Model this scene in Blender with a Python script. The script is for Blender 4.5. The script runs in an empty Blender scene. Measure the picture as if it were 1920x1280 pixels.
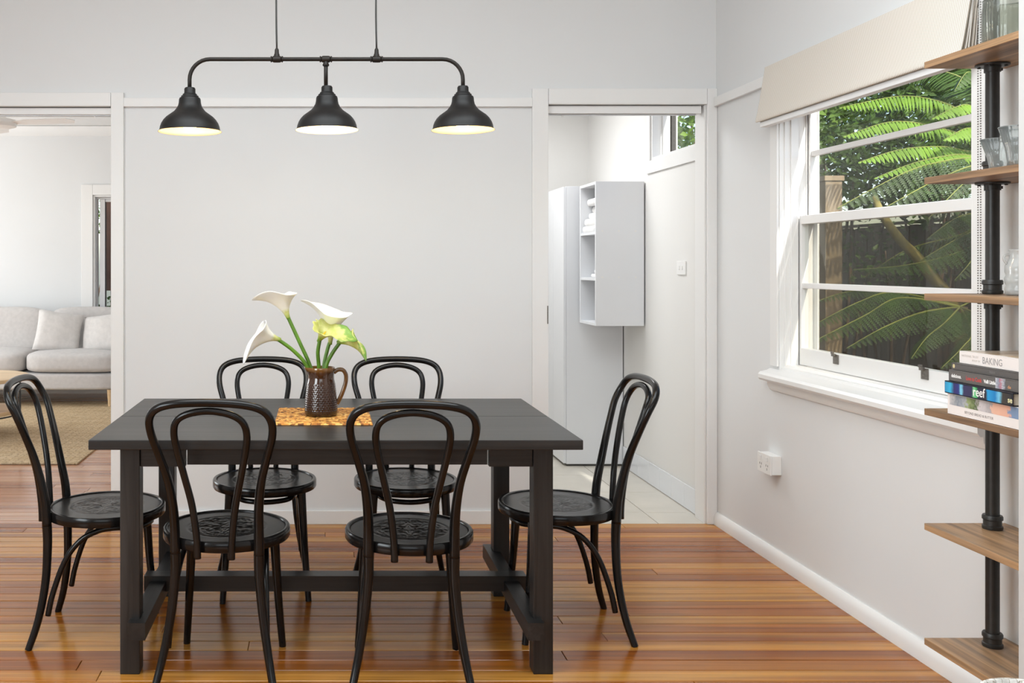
import bpy, bmesh, math, random
from mathutils import Vector, Matrix, Quaternion
random.seed(7)
PI = math.pi
C = bpy.context.scene.collection
sc = bpy.context.scene
F, CX, CY, EYE = 1830.0, 606.0, 497.0, 1.286     # focal (px of 1920), principal point, eye height

# ------------------------------------------------------------------ camera
cam = bpy.data.cameras.new('camera'); camo = bpy.data.objects.new('camera', cam); C.objects.link(camo)
camo.location = (0, 0, EYE); camo.rotation_euler = (PI/2, 0, 0)
cam.sensor_width = 36; cam.lens = 36*F/1920
cam.shift_x = (960-CX)/1920; cam.shift_y = -(640-CY)/1920
cam.clip_start = 0.05; cam.clip_end = 200
sc.camera = camo

# ------------------------------------------------------------------ world, sun, added room lights, exposure
w = bpy.data.worlds.new('world'); sc.world = w; w.use_nodes = True
nt = w.node_tree; nt.nodes.clear()
sky = nt.nodes.new('ShaderNodeTexSky'); sky.sky_type = 'NISHITA'; sky.sun_disc = False
sky.sun_elevation = math.radians(48); sky.sun_rotation = math.radians(175); sky.air_density = 1.0; sky.dust_density = 2.0
bg = nt.nodes.new('ShaderNodeBackground'); bg.inputs[1].default_value = 0.38
ou = nt.nodes.new('ShaderNodeOutputWorld')
nt.links.new(sky.outputs[0], bg.inputs[0]); nt.links.new(bg.outputs[0], ou.inputs[0])

def light(name, kind, loc, direction, energy, color=(1,1,1), size=1, size_y=None, angle=None):
    l = bpy.data.lights.new(name, kind); o = bpy.data.objects.new(name, l); C.objects.link(o)
    o.location = loc; l.energy = energy; l.color = color
    if direction is not None: o.rotation_euler = Vector(direction).to_track_quat('-Z', 'Y').to_euler()
    if kind == 'AREA':
        l.shape = 'RECTANGLE'; l.size = size; l.size_y = size_y or size
    if kind == 'POINT': l.shadow_soft_size = size
    if angle is not None: l.angle = angle
    return o
light('sun', 'SUN', (3, -6, 8), (-0.145, 0.80, -0.58), 6.0, (1.0, 0.96, 0.90), angle=math.radians(0.8))
light('rear_fill', 'AREA', (-0.3, -4.7, 1.9), (0, 1, -0.03), 52, (0.86, 0.955, 1.0), 3.6, 1.5)  # added fill behind the camera; the rear wall has no windows
light('left_fill', 'AREA', (-2.75, 0.9, 1.6), (1, 0.22, -0.02), 122, (0.86, 0.955, 1.0), 2.4, 1.5)  # added soft light from the left; that wall has no window
light('ceiling_bounce', 'AREA', (0.1, 2.2, 2.93), (0, 0.10, -1), 94, (0.88, 0.96, 1.0), 2.8, 2.0)  # stands in for flash bounced off the ceiling; no lamp there
light('living_fill', 'AREA', (-4.85, 7.6, 1.45), (1, 0, 0.16), 88, (0.90, 0.97, 1.0), 2.6, 1.9)  # added fill for the living room; its left wall has no window
light('laundry_fill', 'AREA', (0.9, 6.0, 2.52), (0, 0, -1), 27, (0.97, 0.985, 1.0), 0.9, 0.9)  # added fill under the laundry ceiling, without a fitting
vs = sc.view_settings
vs.view_transform = 'Standard'; vs.look = 'None'; vs.exposure = 0.0; vs.gamma = 1.0; vs.use_curve_mapping = False

# ------------------------------------------------------------------ materials
def s2l(c): return tuple((x/12.92 if x <= .04045 else ((x+.055)/1.055)**2.4) for x in (v/255 for v in c))
class N:
    def __init__(s, name):
        s.m = bpy.data.materials.new(name); s.m.use_nodes = True; s.t = s.m.node_tree
        s.b = s.t.nodes['Principled BSDF']; s.o = s.t.nodes['Material Output']
    def n(s, typ, **kw):
        x = s.t.nodes.new(typ)
        for k, v in kw.items():
            if k.startswith('i'): x.inputs[int(k[1:])].default_value = v
            else: setattr(x, k, v)
        return x
    def l(s, a, ai, b, bi):
        s.t.links.new(a.outputs[ai], b.inputs[bi]); return b
    def set(s, **kw):
        for k, v in kw.items(): s.b.inputs[k.replace('_', ' ')].default_value = v
    def coord(s, scale=(1,1,1), rnd=False, out='Object'):
        tc = s.n('ShaderNodeTexCoord'); mp = s.n('ShaderNodeMapping'); mp.inputs['Scale'].default_value = scale
        s.l(tc, out, mp, 0)
        if rnd:
            oi = s.n('ShaderNodeObjectInfo'); mu = s.n('ShaderNodeMath', operation='MULTIPLY'); mu.inputs[1].default_value = 91.7
            s.l(oi, 'Random', mu, 0); cb = s.n('ShaderNodeCombineXYZ'); s.l(mu, 0, cb, 0); s.l(mu, 0, cb, 1); s.l(mu, 0, cb, 2)
            s.l(cb, 0, mp, 1)
        return mp
    def ramp(s, stops, interp='LINEAR'):
        r = s.n('ShaderNodeValToRGB'); e = r.color_ramp.elements; r.color_ramp.interpolation = interp
        while len(e) < len(stops): e.new(0.5)
        for el, (p, c) in zip(e, stops): el.position = p; el.color = (*c, 1)
        return r
    def bump(s, node, out, strength, dist=0.001):
        b = s.n('ShaderNodeBump'); b.inputs['Strength'].default_value = strength; b.inputs['Distance'].default_value = dist
        s.t.links.new(node.outputs[out], b.inputs['Height']); s.t.links.new(b.outputs[0], s.b.inputs['Normal']); return b

def plain(name, rgb, rough=.5, lin=False, noise=0.03, nscale=6, bump=0, bscale=200, metal=0, coat=0, spec=.5, **kw):
    k = N(name); c = rgb if lin else s2l(rgb)
    mp = k.coord(); nz = k.n('ShaderNodeTexNoise'); nz.inputs['Scale'].default_value = nscale; nz.inputs['Detail'].default_value = 3
    k.l(mp, 0, nz, 0)
    r = k.ramp([(.3, tuple(x*(1-noise) for x in c)), (.7, tuple(min(1, x*(1+noise)) for x in c))])
    k.l(nz, 0, r, 0); k.l(r, 0, k.b, 'Base Color')
    k.set(Roughness=rough, Metallic=metal, Coat_Weight=coat, Specular_IOR_Level=spec)
    if bump:
        n2 = k.n('ShaderNodeTexNoise'); n2.inputs['Scale'].default_value = bscale; k.l(mp, 0, n2, 0); k.bump(n2, 0, bump)
    for a, v in kw.items(): k.b.inputs[a.replace('_', ' ')].default_value = v
    return k.m

def wood(name, stops, grain=(1.5, 30, 30), rough=.3, coat=0, bump=.15, rnd=True, dark=.25, rndmix=.6, spec=.5):
    """stops: linear colours from dark to light; grain scale small along the grain"""
    k = N(name); mp = k.coord(grain, rnd)
    nz = k.n('ShaderNodeTexNoise'); nz.inputs['Scale'].default_value = 1.0; nz.inputs['Detail'].default_value = 6; nz.inputs['Roughness'].default_value = .62; nz.inputs['Distortion'].default_value = .6
    k.l(mp, 0, nz, 0)
    mp2 = k.coord(tuple(g*.22 for g in grain), rnd); n2 = k.n('ShaderNodeTexNoise'); n2.inputs['Scale'].default_value = 1.0; n2.inputs['Detail'].default_value = 3; k.l(mp2, 0, n2, 0)
    oi = k.n('ShaderNodeObjectInfo')
    a = k.n('ShaderNodeMath', operation='MULTIPLY'); a.inputs[1].default_value = rndmix; k.l(oi, 'Random', a, 0)
    b = k.n('ShaderNodeMath', operation='MULTIPLY_ADD'); b.inputs[1].default_value = 1.5; k.l(n2, 0, b, 0); b.inputs[2].default_value = -.3-rndmix*.45
    c = k.n('ShaderNodeMath', operation='ADD'); k.l(a, 0, c, 0); k.l(b, 0, c, 1)
    r = k.ramp([(i/(len(stops)-1), s) for i, s in enumerate(stops)]); k.l(c, 0, r, 0)
    r2 = k.ramp([(.30, (1-dark,)*3), (.62, (1.06,)*3)]); k.l(nz, 0, r2, 0)
    mx = k.n('ShaderNodeMix', data_type='RGBA', blend_type='MULTIPLY'); mx.inputs[0].default_value = 1
    k.l(r, 0, mx, 6); k.l(r2, 0, mx, 7); k.l(mx, 2, k.b, 'Base Color')
    k.set(Roughness=rough, Coat_Weight=coat, Coat_Roughness=.12, Specular_IOR_Level=spec)
    k.bump(nz, 0, bump, .0006)
    return k.m

M = {}
M['wall'] = plain('wall_paint', (0,0,0), .65, noise=.012, nscale=1.5, bump=.05, bscale=90); 
def recol(m, rgb, noise=.012):
    for n in m.node_tree.nodes:
        if n.type == 'VALTORGB':
            for el, f in zip(n.color_ramp.elements, (1-noise, 1+noise)): el.color = (*[min(1, x*f) for x in rgb], 1)
recol(M['wall'], (.728, .730, .728))
M['wall_laundry'] = plain('laundry_paint', (.76,.745,.72), .6, lin=True, noise=.01, nscale=1.5)
M['wall_dimmed'] = plain('wall_paint_dimmed', (.56,.555,.545), .65, lin=True, noise=.01)  # same wall paint, darkened to offset strong light on the partition
M['wall_dark'] = plain('rear_wall_darkened', (.16,.13,.105), .6, lin=True, noise=.1)  # unseen rear wall, darkened to keep reflections in black surfaces deep
M['trim'] = plain('white_trim_paint', (.80,.79,.775), .32, lin=True, noise=.01, nscale=3)
M['ceiling'] = plain('ceiling_paint', (.84,.835,.82), .8, lin=True, noise=.01)
M['black_gloss'] = plain('black_lacquer', (.0075,.0068,.0065), .19, lin=True, noise=.25, nscale=12, bump=.04, bscale=60, coat=0, spec=.32)
M['black_gloss'].node_tree.nodes['Principled BSDF'].inputs['Coat Roughness'].default_value = .16
M['black_metal'] = plain('black_metal', (.020,.018,.016), .42, lin=True, noise=.2, nscale=40)
M['bronze_pipe'] = plain('dark_bronze_pipe', (.014,.0105,.008), .5, lin=True, noise=.2, nscale=30, spec=.3)
M['table'] = wood('black_brown_stain', [(.007,.0064,.006), (.016,.0145,.0135), (.036,.033,.031)], (2.2, 55, 55), .36, 0, .9, dark=.62, rndmix=.2)
M['table_y'] = wood('black_brown_stain_y', [(.007,.0064,.006), (.016,.0145,.0135), (.036,.033,.031)], (55, 2.2, 55), .40, 0, .9, dark=.62, rndmix=.2)
M['table_z'] = wood('black_brown_stain_z', [(.007,.0064,.006), (.016,.0145,.0135), (.036,.033,.031)], (55, 55, 2.2), .40, 0, .9, dark=.62, rndmix=.2)
FL = [(.225,.056,.005), (.325,.096,.009), (.42,.146,.016), (.56,.255,.045), (.27,.071,.006)]
M['floor'] = wood('polished_hardwood', FL, (1.1, 34, 34), .20, .0, .12, dark=.38, rndmix=.85, spec=.42)
M['subfloor'] = plain('dark_gap', (.05,.022,.010), .8, lin=True)
M['shelf_wood'] = wood('rustic_shelf_wood', [(.10,.058,.034), (.22,.125,.068), (.46,.27,.135), (.30,.20,.13), (.52,.33,.19)], (62, 2.6, 62), .45, 0, .4, dark=.5, rndmix=.3)
M['shelf_edge'] = wood('rustic_shelf_edge', [(.20,.115,.065), (.36,.21,.125), (.47,.29,.18)], (30, 3, 60), .5, 0, .3, dark=.4, rndmix=.25)
M['oak'] = wood('light_oak', [(.50,.32,.16), (.62,.42,.23), (.72,.53,.32)], (3, 25, 25), .45, 0, .1, dark=.15)
M['white_lam'] = plain('white_laminate', (.78,.79,.81), .35, lin=True, noise=.008)
M['white_plastic'] = plain('white_plastic', (.82,.81,.79), .3, lin=True, noise=.01)
M['dark_slot'] = plain('dark_slot', (.06,.055,.05), .6, lin=True)
M['tile'] = plain('beige_floor_tile', (.60,.56,.49), .25, lin=True, noise=.05, nscale=5)
M['grout'] = plain('grout', (.42,.39,.35), .9, lin=True)
M['skirt_tile'] = plain('white_skirting_tile', (.78,.80,.83), .15, lin=True, noise=.01)
M['steel'] = plain('aluminium', (.55,.55,.56), .4, lin=True, metal=.6)
M['catch'] = plain('aged_metal', (.22,.20,.18), .4, lin=True, metal=.8, noise=.25, nscale=150)

def fabric(name, rgb, scale=420, noise=.05):
    k = N(name); mp = k.coord()
    w1 = k.n('ShaderNodeTexWave', wave_type='BANDS', bands_direction='X'); w1.inputs['Scale'].default_value = scale/6; w1.inputs['Distortion'].default_value = 1.5; k.l(mp, 0, w1, 0)
    w2 = k.n('ShaderNodeTexWave', wave_type='BANDS', bands_direction='Z'); w2.inputs['Scale'].default_value = scale/6; w2.inputs['Distortion'].default_value = 1.5; k.l(mp, 0, w2, 0)
    ad = k.n('ShaderNodeMath', operation='ADD'); k.l(w1, 1, ad, 0); k.l(w2, 1, ad, 1)
    nz = k.n('ShaderNodeTexNoise'); nz.inputs['Scale'].default_value = 30; k.l(mp, 0, nz, 0)
    r = k.ramp([(.3, tuple(x*(1-noise) for x in rgb)), (.7, tuple(x*(1+noise) for x in rgb))]); k.l(nz, 0, r, 0); k.l(r, 0, k.b, 'Base Color')
    k.set(Roughness=.95, Sheen_Weight=.2, Specular_IOR_Level=.2); k.bump(ad, 0, .25, .001)
    return k.m
M['sofa'] = fabric('warm_grey_linen', (.55,.52,.50))
M['pillow'] = fabric('pale_grey_linen', (.64,.61,.585))
M['towel'] = fabric('white_towel', (.82,.81,.80), 900)

def stripes():
    k = N('striped_blind_fabric'); mp = k.coord()
    sx = k.n('ShaderNodeSeparateXYZ'); k.l(mp, 0, sx, 0)
    m1 = k.n('ShaderNodeMath', operation='MULTIPLY'); m1.inputs[1].default_value = 2*PI/0.0088; k.l(sx, 1, m1, 0)
    sn = k.n('ShaderNodeMath', operation='SINE'); k.l(m1, 0, sn, 0)
    r = k.ramp([(.42, s2l((232,226,218))), (.62, s2l((198,188,174)))])
    m2 = k.n('ShaderNodeMath', operation='MULTIPLY_ADD'); m2.inputs[1].default_value = .5; m2.inputs[2].default_value = .5; k.l(sn, 0, m2, 0)
    k.l(m2, 0, r, 0); k.l(r, 0, k.b, 'Base Color'); k.set(Roughness=.9, Specular_IOR_Level=.15)
    return k.m
M['blind'] = stripes()
M['blind_white'] = plain('blind_lining', (.86,.86,.86), .5, lin=True)

M['seat'] = plain('embossed_black_seat', (.0125,.0110,.010), .30, lin=True, noise=.3, nscale=25)

def weave(name, cols, sx, sy, rough=.8, dist=.003, row=.5):
    k = N(name); mp = k.coord()
    br = k.n('ShaderNodeTexBrick'); br.offset = row
    br.inputs['Scale'].default_value = 1; br.inputs['Brick Width'].default_value = sx; br.inputs['Row Height'].default_value = sy
    br.inputs['Mortar Size'].default_value = min(sx, sy)*.10; br.inputs['Mortar Smooth'].default_value = .6
    br.inputs['Color1'].default_value = (*cols[0], 1); br.inputs['Color2'].default_value = (*cols[1], 1); br.inputs['Mortar'].default_value = (*cols[2], 1)
    k.l(mp, 0, br, 0)
    nz = k.n('ShaderNodeTexNoise'); nz.inputs['Scale'].default_value = 60; k.l(mp, 0, nz, 0)
    r = k.ramp([(.3, (.72,)*3), (.7, (1.12,)*3)]); k.l(nz, 0, r, 0)
    mx = k.n('ShaderNodeMix', data_type='RGBA', blend_type='MULTIPLY'); mx.inputs[0].default_value = 1
    k.l(br, 0, mx, 6); k.l(r, 0, mx, 7); k.l(mx, 2, k.b, 'Base Color'); k.set(Roughness=rough, Specular_IOR_Level=.25)
    iv = k.n('ShaderNodeMath', operation='SUBTRACT'); iv.inputs[0].default_value = 1; k.l(br, 1, iv, 1)
    k.bump(iv, 0, .8, dist)
    return k.m
def matmat():
    k = N('woven_cane_mat'); mp = k.coord((75, 98, 1)); v = k.n('ShaderNodeTexVoronoi'); v.inputs['Scale'].default_value = 1; k.l(mp, 0, v, 0)
    bw = k.n('ShaderNodeRGBToBW'); k.l(v, 1, bw, 0)
    r = k.ramp([(.15, (.12,.040,.010)), (.32, (.42,.16,.030)), (.55, (.62,.29,.060)), (.8, (.78,.46,.14))]); k.l(bw, 0, r, 0); k.l(r, 0, k.b, 'Base Color')
    k.set(Roughness=.55, Specular_IOR_Level=.35); return k.m
M['mat'] = matmat()
M['rug'] = weave('jute_weave', [(.55,.40,.235), (.64,.49,.31), (.36,.24,.12)], .10, .030, .95, .006)
M['basket'] = weave('white_rope_weave', [(.74,.71,.66), (.80,.78,.74), (.50,.44,.36)], .014, .007, .9, .004)

def jugmat():
    k = N('brown_glaze'); mp = k.coord(); sx = k.n('ShaderNodeSeparateXYZ'); k.l(mp, 0, sx, 0)
    r = k.ramp([(0, (.020,.007,.003)), (.55, (.036,.012,.004)), (.9, (.050,.016,.004)), (.985, (.20,.085,.015))])
    dv = k.n('ShaderNodeMath', operation='DIVIDE'); dv.inputs[1].default_value = .168; k.l(sx, 2, dv, 0); k.l(dv, 0, r, 0)
    k.l(r, 0, k.b, 'Base Color'); k.set(Roughness=.10, Coat_Weight=.6, Coat_Roughness=.05); return k.m
M['jug'] = jugmat()
M['jug_handle'] = plain('amber_glaze', (.13,.055,.014), .12, lin=True, noise=.35, nscale=30, coat=.6)

def petal(name, stops, thr):
    k = N(name); tc = k.n('ShaderNodeTexCoord'); sx = k.n('ShaderNodeSeparateXYZ'); k.l(tc, 'Object', sx, 0)
    nz = k.n('ShaderNodeTexNoise'); nz.inputs['Scale'].default_value = 55; k.l(tc, 'Object', nz, 0)
    ma = k.n('ShaderNodeMath', operation='MULTIPLY_ADD'); ma.inputs[1].default_value = 1/thr; k.l(sx, 2, ma, 0)
    mb = k.n('ShaderNodeMath', operation='MULTIPLY_ADD'); mb.inputs[1].default_value = .35; mb.inputs[2].default_value = -.175; k.l(nz, 0, mb, 0); k.l(mb, 0, ma, 2)
    r = k.ramp(stops); k.l(ma, 0, r, 0); k.l(r, 0, k.b, 'Base Color')
    k.set(Roughness=.45, Subsurface_Weight=.25, Subsurface_Scale=.01)
    k.b.inputs['Subsurface Radius'].default_value = (1, .9, .5)
    return k.m
M['petal'] = petal('white_spathe', [(0, (.25,.36,.03)), (.22, (.62,.62,.22)), (.42, (.88,.86,.76)), (1, (.92,.91,.86))], .09)
M['petal_green'] = petal('fading_green_spathe', [(0, (.10,.24,.02)), (.25, (.36,.46,.06)), (.5, (.72,.70,.30)), (.7, (.52,.56,.14)), (.85, (.62,.62,.22)), (1, (.16,.32,.05))], .085)
M['stem'] = plain('green_stem', (.10,.22,.018), .35, lin=True, noise=.25, nscale=20)
M['spadix'] = plain('yellow_spadix', (.80,.50,.02), .7, lin=True, noise=.1, nscale=200)

def glassy(name, tint, gloss=.10, dark=0.0, darkcol=(.03,.03,.025)):
    k = N(name); k.t.nodes.remove(k.b)
    tr = k.n('ShaderNodeBsdfTransparent'); tr.inputs[0].default_value = (*tint, 1)
    gl = k.n('ShaderNodeBsdfGlossy'); gl.inputs['Roughness'].default_value = .02
    fr = k.n('ShaderNodeFresnel'); fr.inputs[0].default_value = 1.45
    ml = k.n('ShaderNodeMath', operation='MULTIPLY'); ml.inputs[1].default_value = gloss*10; k.l(fr, 0, ml, 0)
    mx = k.n('ShaderNodeMixShader'); k.l(ml, 0, mx, 0); k.l(tr, 0, mx, 1); k.l(gl, 0, mx, 2); last = mx
    if dark:
        df = k.n('ShaderNodeBsdfDiffuse'); df.inputs[0].default_value = (*darkcol, 1)
        m2 = k.n('ShaderNodeMixShader'); m2.inputs[0].default_value = dark; k.l(mx, 0, m2, 1); k.l(df, 0, m2, 2); last = m2
    k.l(last, 0, k.o, 0)
    return k.m
M['pane'] = glassy('window_glass', (.97,.98,.97), .010)
M['flyscreen'] = glassy('insect_screen', (.86,.83,.76), .0, .25, (.012,.010,.006))
M['glass_grey'] = glassy('smoky_ribbed_glass', (.84,.85,.80), .09, .12, (.42,.44,.40))
M['glass_clear'] = glassy('clear_ribbed_glass', (.96,.97,.965), .11, .10, (.78,.82,.80))
M['glass_milky'] = glassy('pale_moulded_glass', (.95,.95,.94), .11, .35, (.85,.85,.83))

M['leaf_sun'] = plain('sunlit_fern_green', (.185,.32,.035), .5, lin=True, noise=.3, nscale=6, spec=.3)  # sunlit copy of the fern green; the sunlight is put into the colour
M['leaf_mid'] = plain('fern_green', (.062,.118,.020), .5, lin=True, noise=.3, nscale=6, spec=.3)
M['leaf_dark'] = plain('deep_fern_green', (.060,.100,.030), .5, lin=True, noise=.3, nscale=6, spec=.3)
M['bush'] = plain('bush_green', (.07,.13,.018), .45, lin=True, noise=.5, nscale=3, spec=.4)
M['bush_light'] = plain('light_bush_green', (.16,.26,.04), .45, lin=True, noise=.4, nscale=3, spec=.4)
for kk in ('leaf_sun','leaf_mid','leaf_dark','bush','bush_light'):
    b = M[kk].node_tree.nodes['Principled BSDF']; t_ = M[kk].node_tree
    td = t_.nodes.new('ShaderNodeBsdfTranslucent'); mx = t_.nodes.new('ShaderNodeMixShader'); mx.inputs[0].default_value = .3
    src = b.inputs['Base Color'].links[0].from_socket; t_.links.new(src, td.inputs[0])
    t_.links.new(b.outputs[0], mx.inputs[1]); t_.links.new(td.outputs[0], mx.inputs[2]); t_.links.new(mx.outputs[0], t_.nodes['Material Output'].inputs[0])
M['rachis'] = plain('frond_stalk', (.22,.24,.05), .6, lin=True, noise=.3)
M['bark'] = plain('brown_bark', (.10,.065,.040), .9, lin=True, noise=.4, nscale=14, bump=.6, bscale=40)
M['mossy'] = plain('mossy_yellow_bark', (.20,.165,.045), .85, lin=True, noise=.4, nscale=9, bump=.5, bscale=40)
M['fence'] = wood('weathered_fence', [(.15,.108,.078), (.23,.175,.135), (.31,.245,.19)], (25, 25, 1.4), .9, 0, .4, dark=.3)
M['soil'] = plain('leaf_litter', (.065,.045,.028), .95, lin=True, noise=.5, nscale=8, bump=.6, bscale=25)
M['brick_red'] = plain('brown_stained_boards', (.16,.075,.045), .7, lin=True, noise=.2, nscale=6)
M['post'] = wood('timber_post', [(.20,.15,.085), (.27,.20,.12), (.33,.25,.15)], (25,25,2), .8, 0, .3)

# ------------------------------------------------------------------ mesh helpers
class MB:
    def __init__(s): s.v = []; s.f = []
    def add(s, vs, fs):
        k = len(s.v); s.v += [tuple(v) for v in vs]; s.f += [tuple(i+k for i in f) for f in fs]; return s
    def box(s, a, b):
        x0,y0,z0 = a; x1,y1,z1 = b
        return s.add([(x0,y0,z0),(x1,y0,z0),(x1,y1,z0),(x0,y1,z0),(x0,y0,z1),(x1,y0,z1),(x1,y1,z1),(x0,y1,z1)],
                     [(0,3,2,1),(4,5,6,7),(0,1,5,4),(1,2,6,5),(2,3,7,6),(3,0,4,7)])
    def tube(s, pts, rad, n=12, closed=False, caps=True, scale2=1.0):
        P = [Vector(p) for p in pts]; m = len(P)
        R = rad if isinstance(rad, (list, tuple)) else [rad]*m
        T = []
        for i in range(m):
            if closed: t = P[(i+1) % m]-P[i-1]
            else: t = P[min(i+1, m-1)]-P[max(i-1, 0)]
            T.append(t.normalized())
        up = Vector((0,0,1)) if abs(T[0].z) < .9 else Vector((1,0,0))
        u = (up-T[0]*up.dot(T[0])).normalized(); vs = []
        for i in range(m):
            if i:
                q = T[i-1].rotation_difference(T[i]); u = q @ u; u = (u-T[i]*u.dot(T[i])).normalized()
            v = T[i].cross(u)
            for j in range(n):
                a = 2*PI*j/n; vs.append(P[i]+R[i]*(math.cos(a)*u+math.sin(a)*v*scale2))
        fs = []
        for i in range(m if closed else m-1):
            k2 = ((i+1) % m)*n
            for j in range(n): fs.append((i*n+j, i*n+(j+1) % n, k2+(j+1) % n, k2+j))
        if caps and not closed:
            fs.append(tuple(range(n-1, -1, -1))); fs.append(tuple((m-1)*n+j for j in range(n)))
        return s.add(vs, fs)
    def lathe(s, prof, n=32, o=(0,0,0), close=False, wob=None):
        m = len(prof); vs = []
        for (r, z) in prof:
            for j in range(n):
                a = 2*PI*j/n; rr = r*(wob(a, z) if wob else 1)
                vs.append((o[0]+rr*math.cos(a), o[1]+rr*math.sin(a), o[2]+z))
        fs = [(i*n+j, i*n+(j+1) % n, (i+1)*n+(j+1) % n, (i+1)*n+j) for i in range(m-1) for j in range(n)]
        if close: fs += [tuple(range(n-1, -1, -1)), tuple((m-1)*n+j for j in range(n))]
        return s.add(vs, fs)
    def extrude(s, poly, axis, a, b):
        """poly: list of 2D points; axis 1 = along y (poly is x,z), 0 = along x (poly is y,z), 2 = along z"""
        n = len(poly)
        def pt(p, t): return (p[0], t, p[1]) if axis == 1 else ((t, p[0], p[1]) if axis == 0 else (p[0], p[1], t))
        vs = [pt(p, a) for p in poly]+[pt(p, b) for p in poly]
        fs = [(i, (i+1) % n, n+(i+1) % n, n+i) for i in range(n)]+[tuple(range(n-1, -1, -1)), tuple(range(n, 2*n))]
        return s.add(vs, fs)
    def sphere(s, c, r, n=10, m=7, sz=1):
        prof = [(r*math.sin(PI*i/m)+1e-5, -r*sz*math.cos(PI*i/m)) for i in range(m+1)]
        return s.lathe(prof, n, c)
    def build(s, name, mat, parent=None, bevel=0, smooth=False, label=None, seg=2, auto=None, kind=None):
        me = bpy.data.meshes.new(name); me.from_pydata(s.v, [], s.f); me.update()
        bm = bmesh.new(); bm.from_mesh(me)
        bmesh.ops.recalc_face_normals(bm, faces=bm.faces)
        if bevel:
            ed = [e for e in bm.edges if len(e.link_faces) == 2 and e.calc_face_angle(0) > .6]
            bmesh.ops.bevel(bm, geom=ed, offset=bevel, segments=seg, profile=.6, affect='EDGES')
        bm.to_mesh(me); bm.free()
        if smooth or auto:
            me.polygons.foreach_set('use_smooth', [True]*len(me.polygons))
            if auto: me.set_sharp_from_angle(angle=math.radians(auto))
        me.materials.append(mat)
        o = bpy.data.objects.new(name, me); C.objects.link(o)
        if parent: o.parent = parent
        if label: o['label'] = label
        if kind: o['kind'] = kind
        return o

def thing(name, label=None, cat=None, loc=(0,0,0), rz=0, group=None, kind=None):
    o = bpy.data.objects.new(name, None); C.objects.link(o); o.location = loc; o.rotation_euler = (0,0,rz); o.empty_display_size = .05
    if label: o['label'] = label
    if cat: o['category'] = cat
    if group: o['group'] = group
    if kind: o['kind'] = kind
    return o
def tag(o, label, cat, group=None):
    o['label'] = label; o['category'] = cat
    if group: o['group'] = group
    return o
def struct(o): o['kind'] = 'structure'; return o
def kids(o): return [c for c in bpy.data.objects if c.parent == o]
def copy_tree(o, parent=None):
    ch = kids(o)
    c = o.copy(); C.objects.link(c)
    if parent: c.parent = parent
    for k in ch: copy_tree(k, c)
    return c
def smoothpath(pts, n=8, closed=False):
    """Catmull-Rom through points"""
    P = [Vector(p) for p in pts]; out = []; m = len(P)
    for i in range(m if closed else m-1):
        if closed: a, b, c, d = P[i-1], P[i], P[(i+1) % m], P[(i+2) % m]
        else: a, b, c, d = P[max(i-1, 0)], P[i], P[i+1], P[min(i+2, m-1)]
        for k in range(n):
            t = k/n; out.append(.5*((2*b)+(-a+c)*t+(2*a-5*b+4*c-d)*t*t+(-a+3*b-3*c+d)*t**3))
    if not closed: out.append(P[-1])
    return out
def lerp(a, b, t): return a+(b-a)*t
def at(px, py, Y): return Vector(((px-CX)/F*Y, Y, EYE-(py-CY)/F*Y))   # a point at depth Y seen at a pixel
# ================================================================== SETTING
YB, TB = 4.86, 4.985          # dining face and far face of the wall behind the table
XR = 1.957                    # right wall
XL = -2.85
def sbox(name, mat, *boxes, bevel=0, parent=None, kind='structure'):
    m = MB()
    for a, b in boxes: m.box(a, b)
    o = m.build(name, mat, parent, bevel)
    if not parent: o['kind'] = kind
    return o
LO0, LO1, LOZ = -2.25, -1.054, 2.075      # left opening
RO0, RO1, ROZ = 1.118, 1.907, 2.085       # right opening
sbox('wall_back', M['wall'], ((XL-.15,YB,-.02),(LO0,TB,3.05)), ((LO0,YB,LOZ),(LO1,TB,3.05)), ((LO1,YB,-.02),(RO0,TB,3.05)), ((RO0,YB,ROZ),(RO1,TB,3.05)), ((RO1,YB,-.02),(XR+.153,TB,3.05)))
WY0, WY1, WZ0, WZ1 = 2.93, 4.19, .83, 2.09
sbox('wall_right', M['wall'], ((XR,-5.15,-.02),(XR+.153,WY0,3.05)), ((XR,WY1,-.02),(XR+.153,YB,3.05)), ((XR,WY0,-.02),(XR+.153,WY1,WZ0)), ((XR,WY0,WZ1),(XR+.153,WY1,3.05)))
sbox('wall_left', M['wall'], ((XL-.15,-5.15,-.02),(XL,YB,3.05)))
sbox('wall_rear', M['wall_dark'], ((XL,-5.15,-.02),(XR,-5.0,3.05)))
sbox('ceiling', M['ceiling'], ((XL-.15,-5.15,3.0),(XR+.153,TB,3.15)))
sbox('wall_partition', M['wall_dimmed'], ((1.639,2.18,0),(XR,2.30,3.0)))
# living room and laundry shells
sbox('wall_living_far', M['wall'], ((-5.15,9.8,-.02),(-2.31,9.95,2.72)), ((-2.31,9.8,-.02),(-1.35,9.95,.72)), ((-2.31,9.8,1.99),(-1.35,9.95,2.72)), ((-1.35,9.8,-.02),(-.95,9.95,2.72)))
sbox('wall_living_left', M['wall'], ((-5.15,TB,-.02),(-5.0,9.8,2.72)))
sbox('wall_living_right', M['wall'], ((-1.0,TB,-.02),(-.85,9.8,2.72)))
sbox('ceiling_living', M['ceiling'], ((-5.15,TB,2.675),(-.85,9.95,2.8)))
XL2 = 1.925
sbox('wall_laundry_right', M['wall_laundry'], ((XL2,TB,-.02),(XL2+.15,7.1,1.90)), ((XL2,TB,2.42),(XL2+.15,7.1,2.62)), ((XL2,5.73,1.90),(XL2+.15,7.1,2.42)))
sbox('wall_laundry_far', M['wall_laundry'], ((-.1,7.08,-.02),(XL2,7.2,2.62)))
sbox('wall_laundry_left', M['wall_laundry'], ((-.1,TB,-.02),(0.0,7.08,2.62)))
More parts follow.
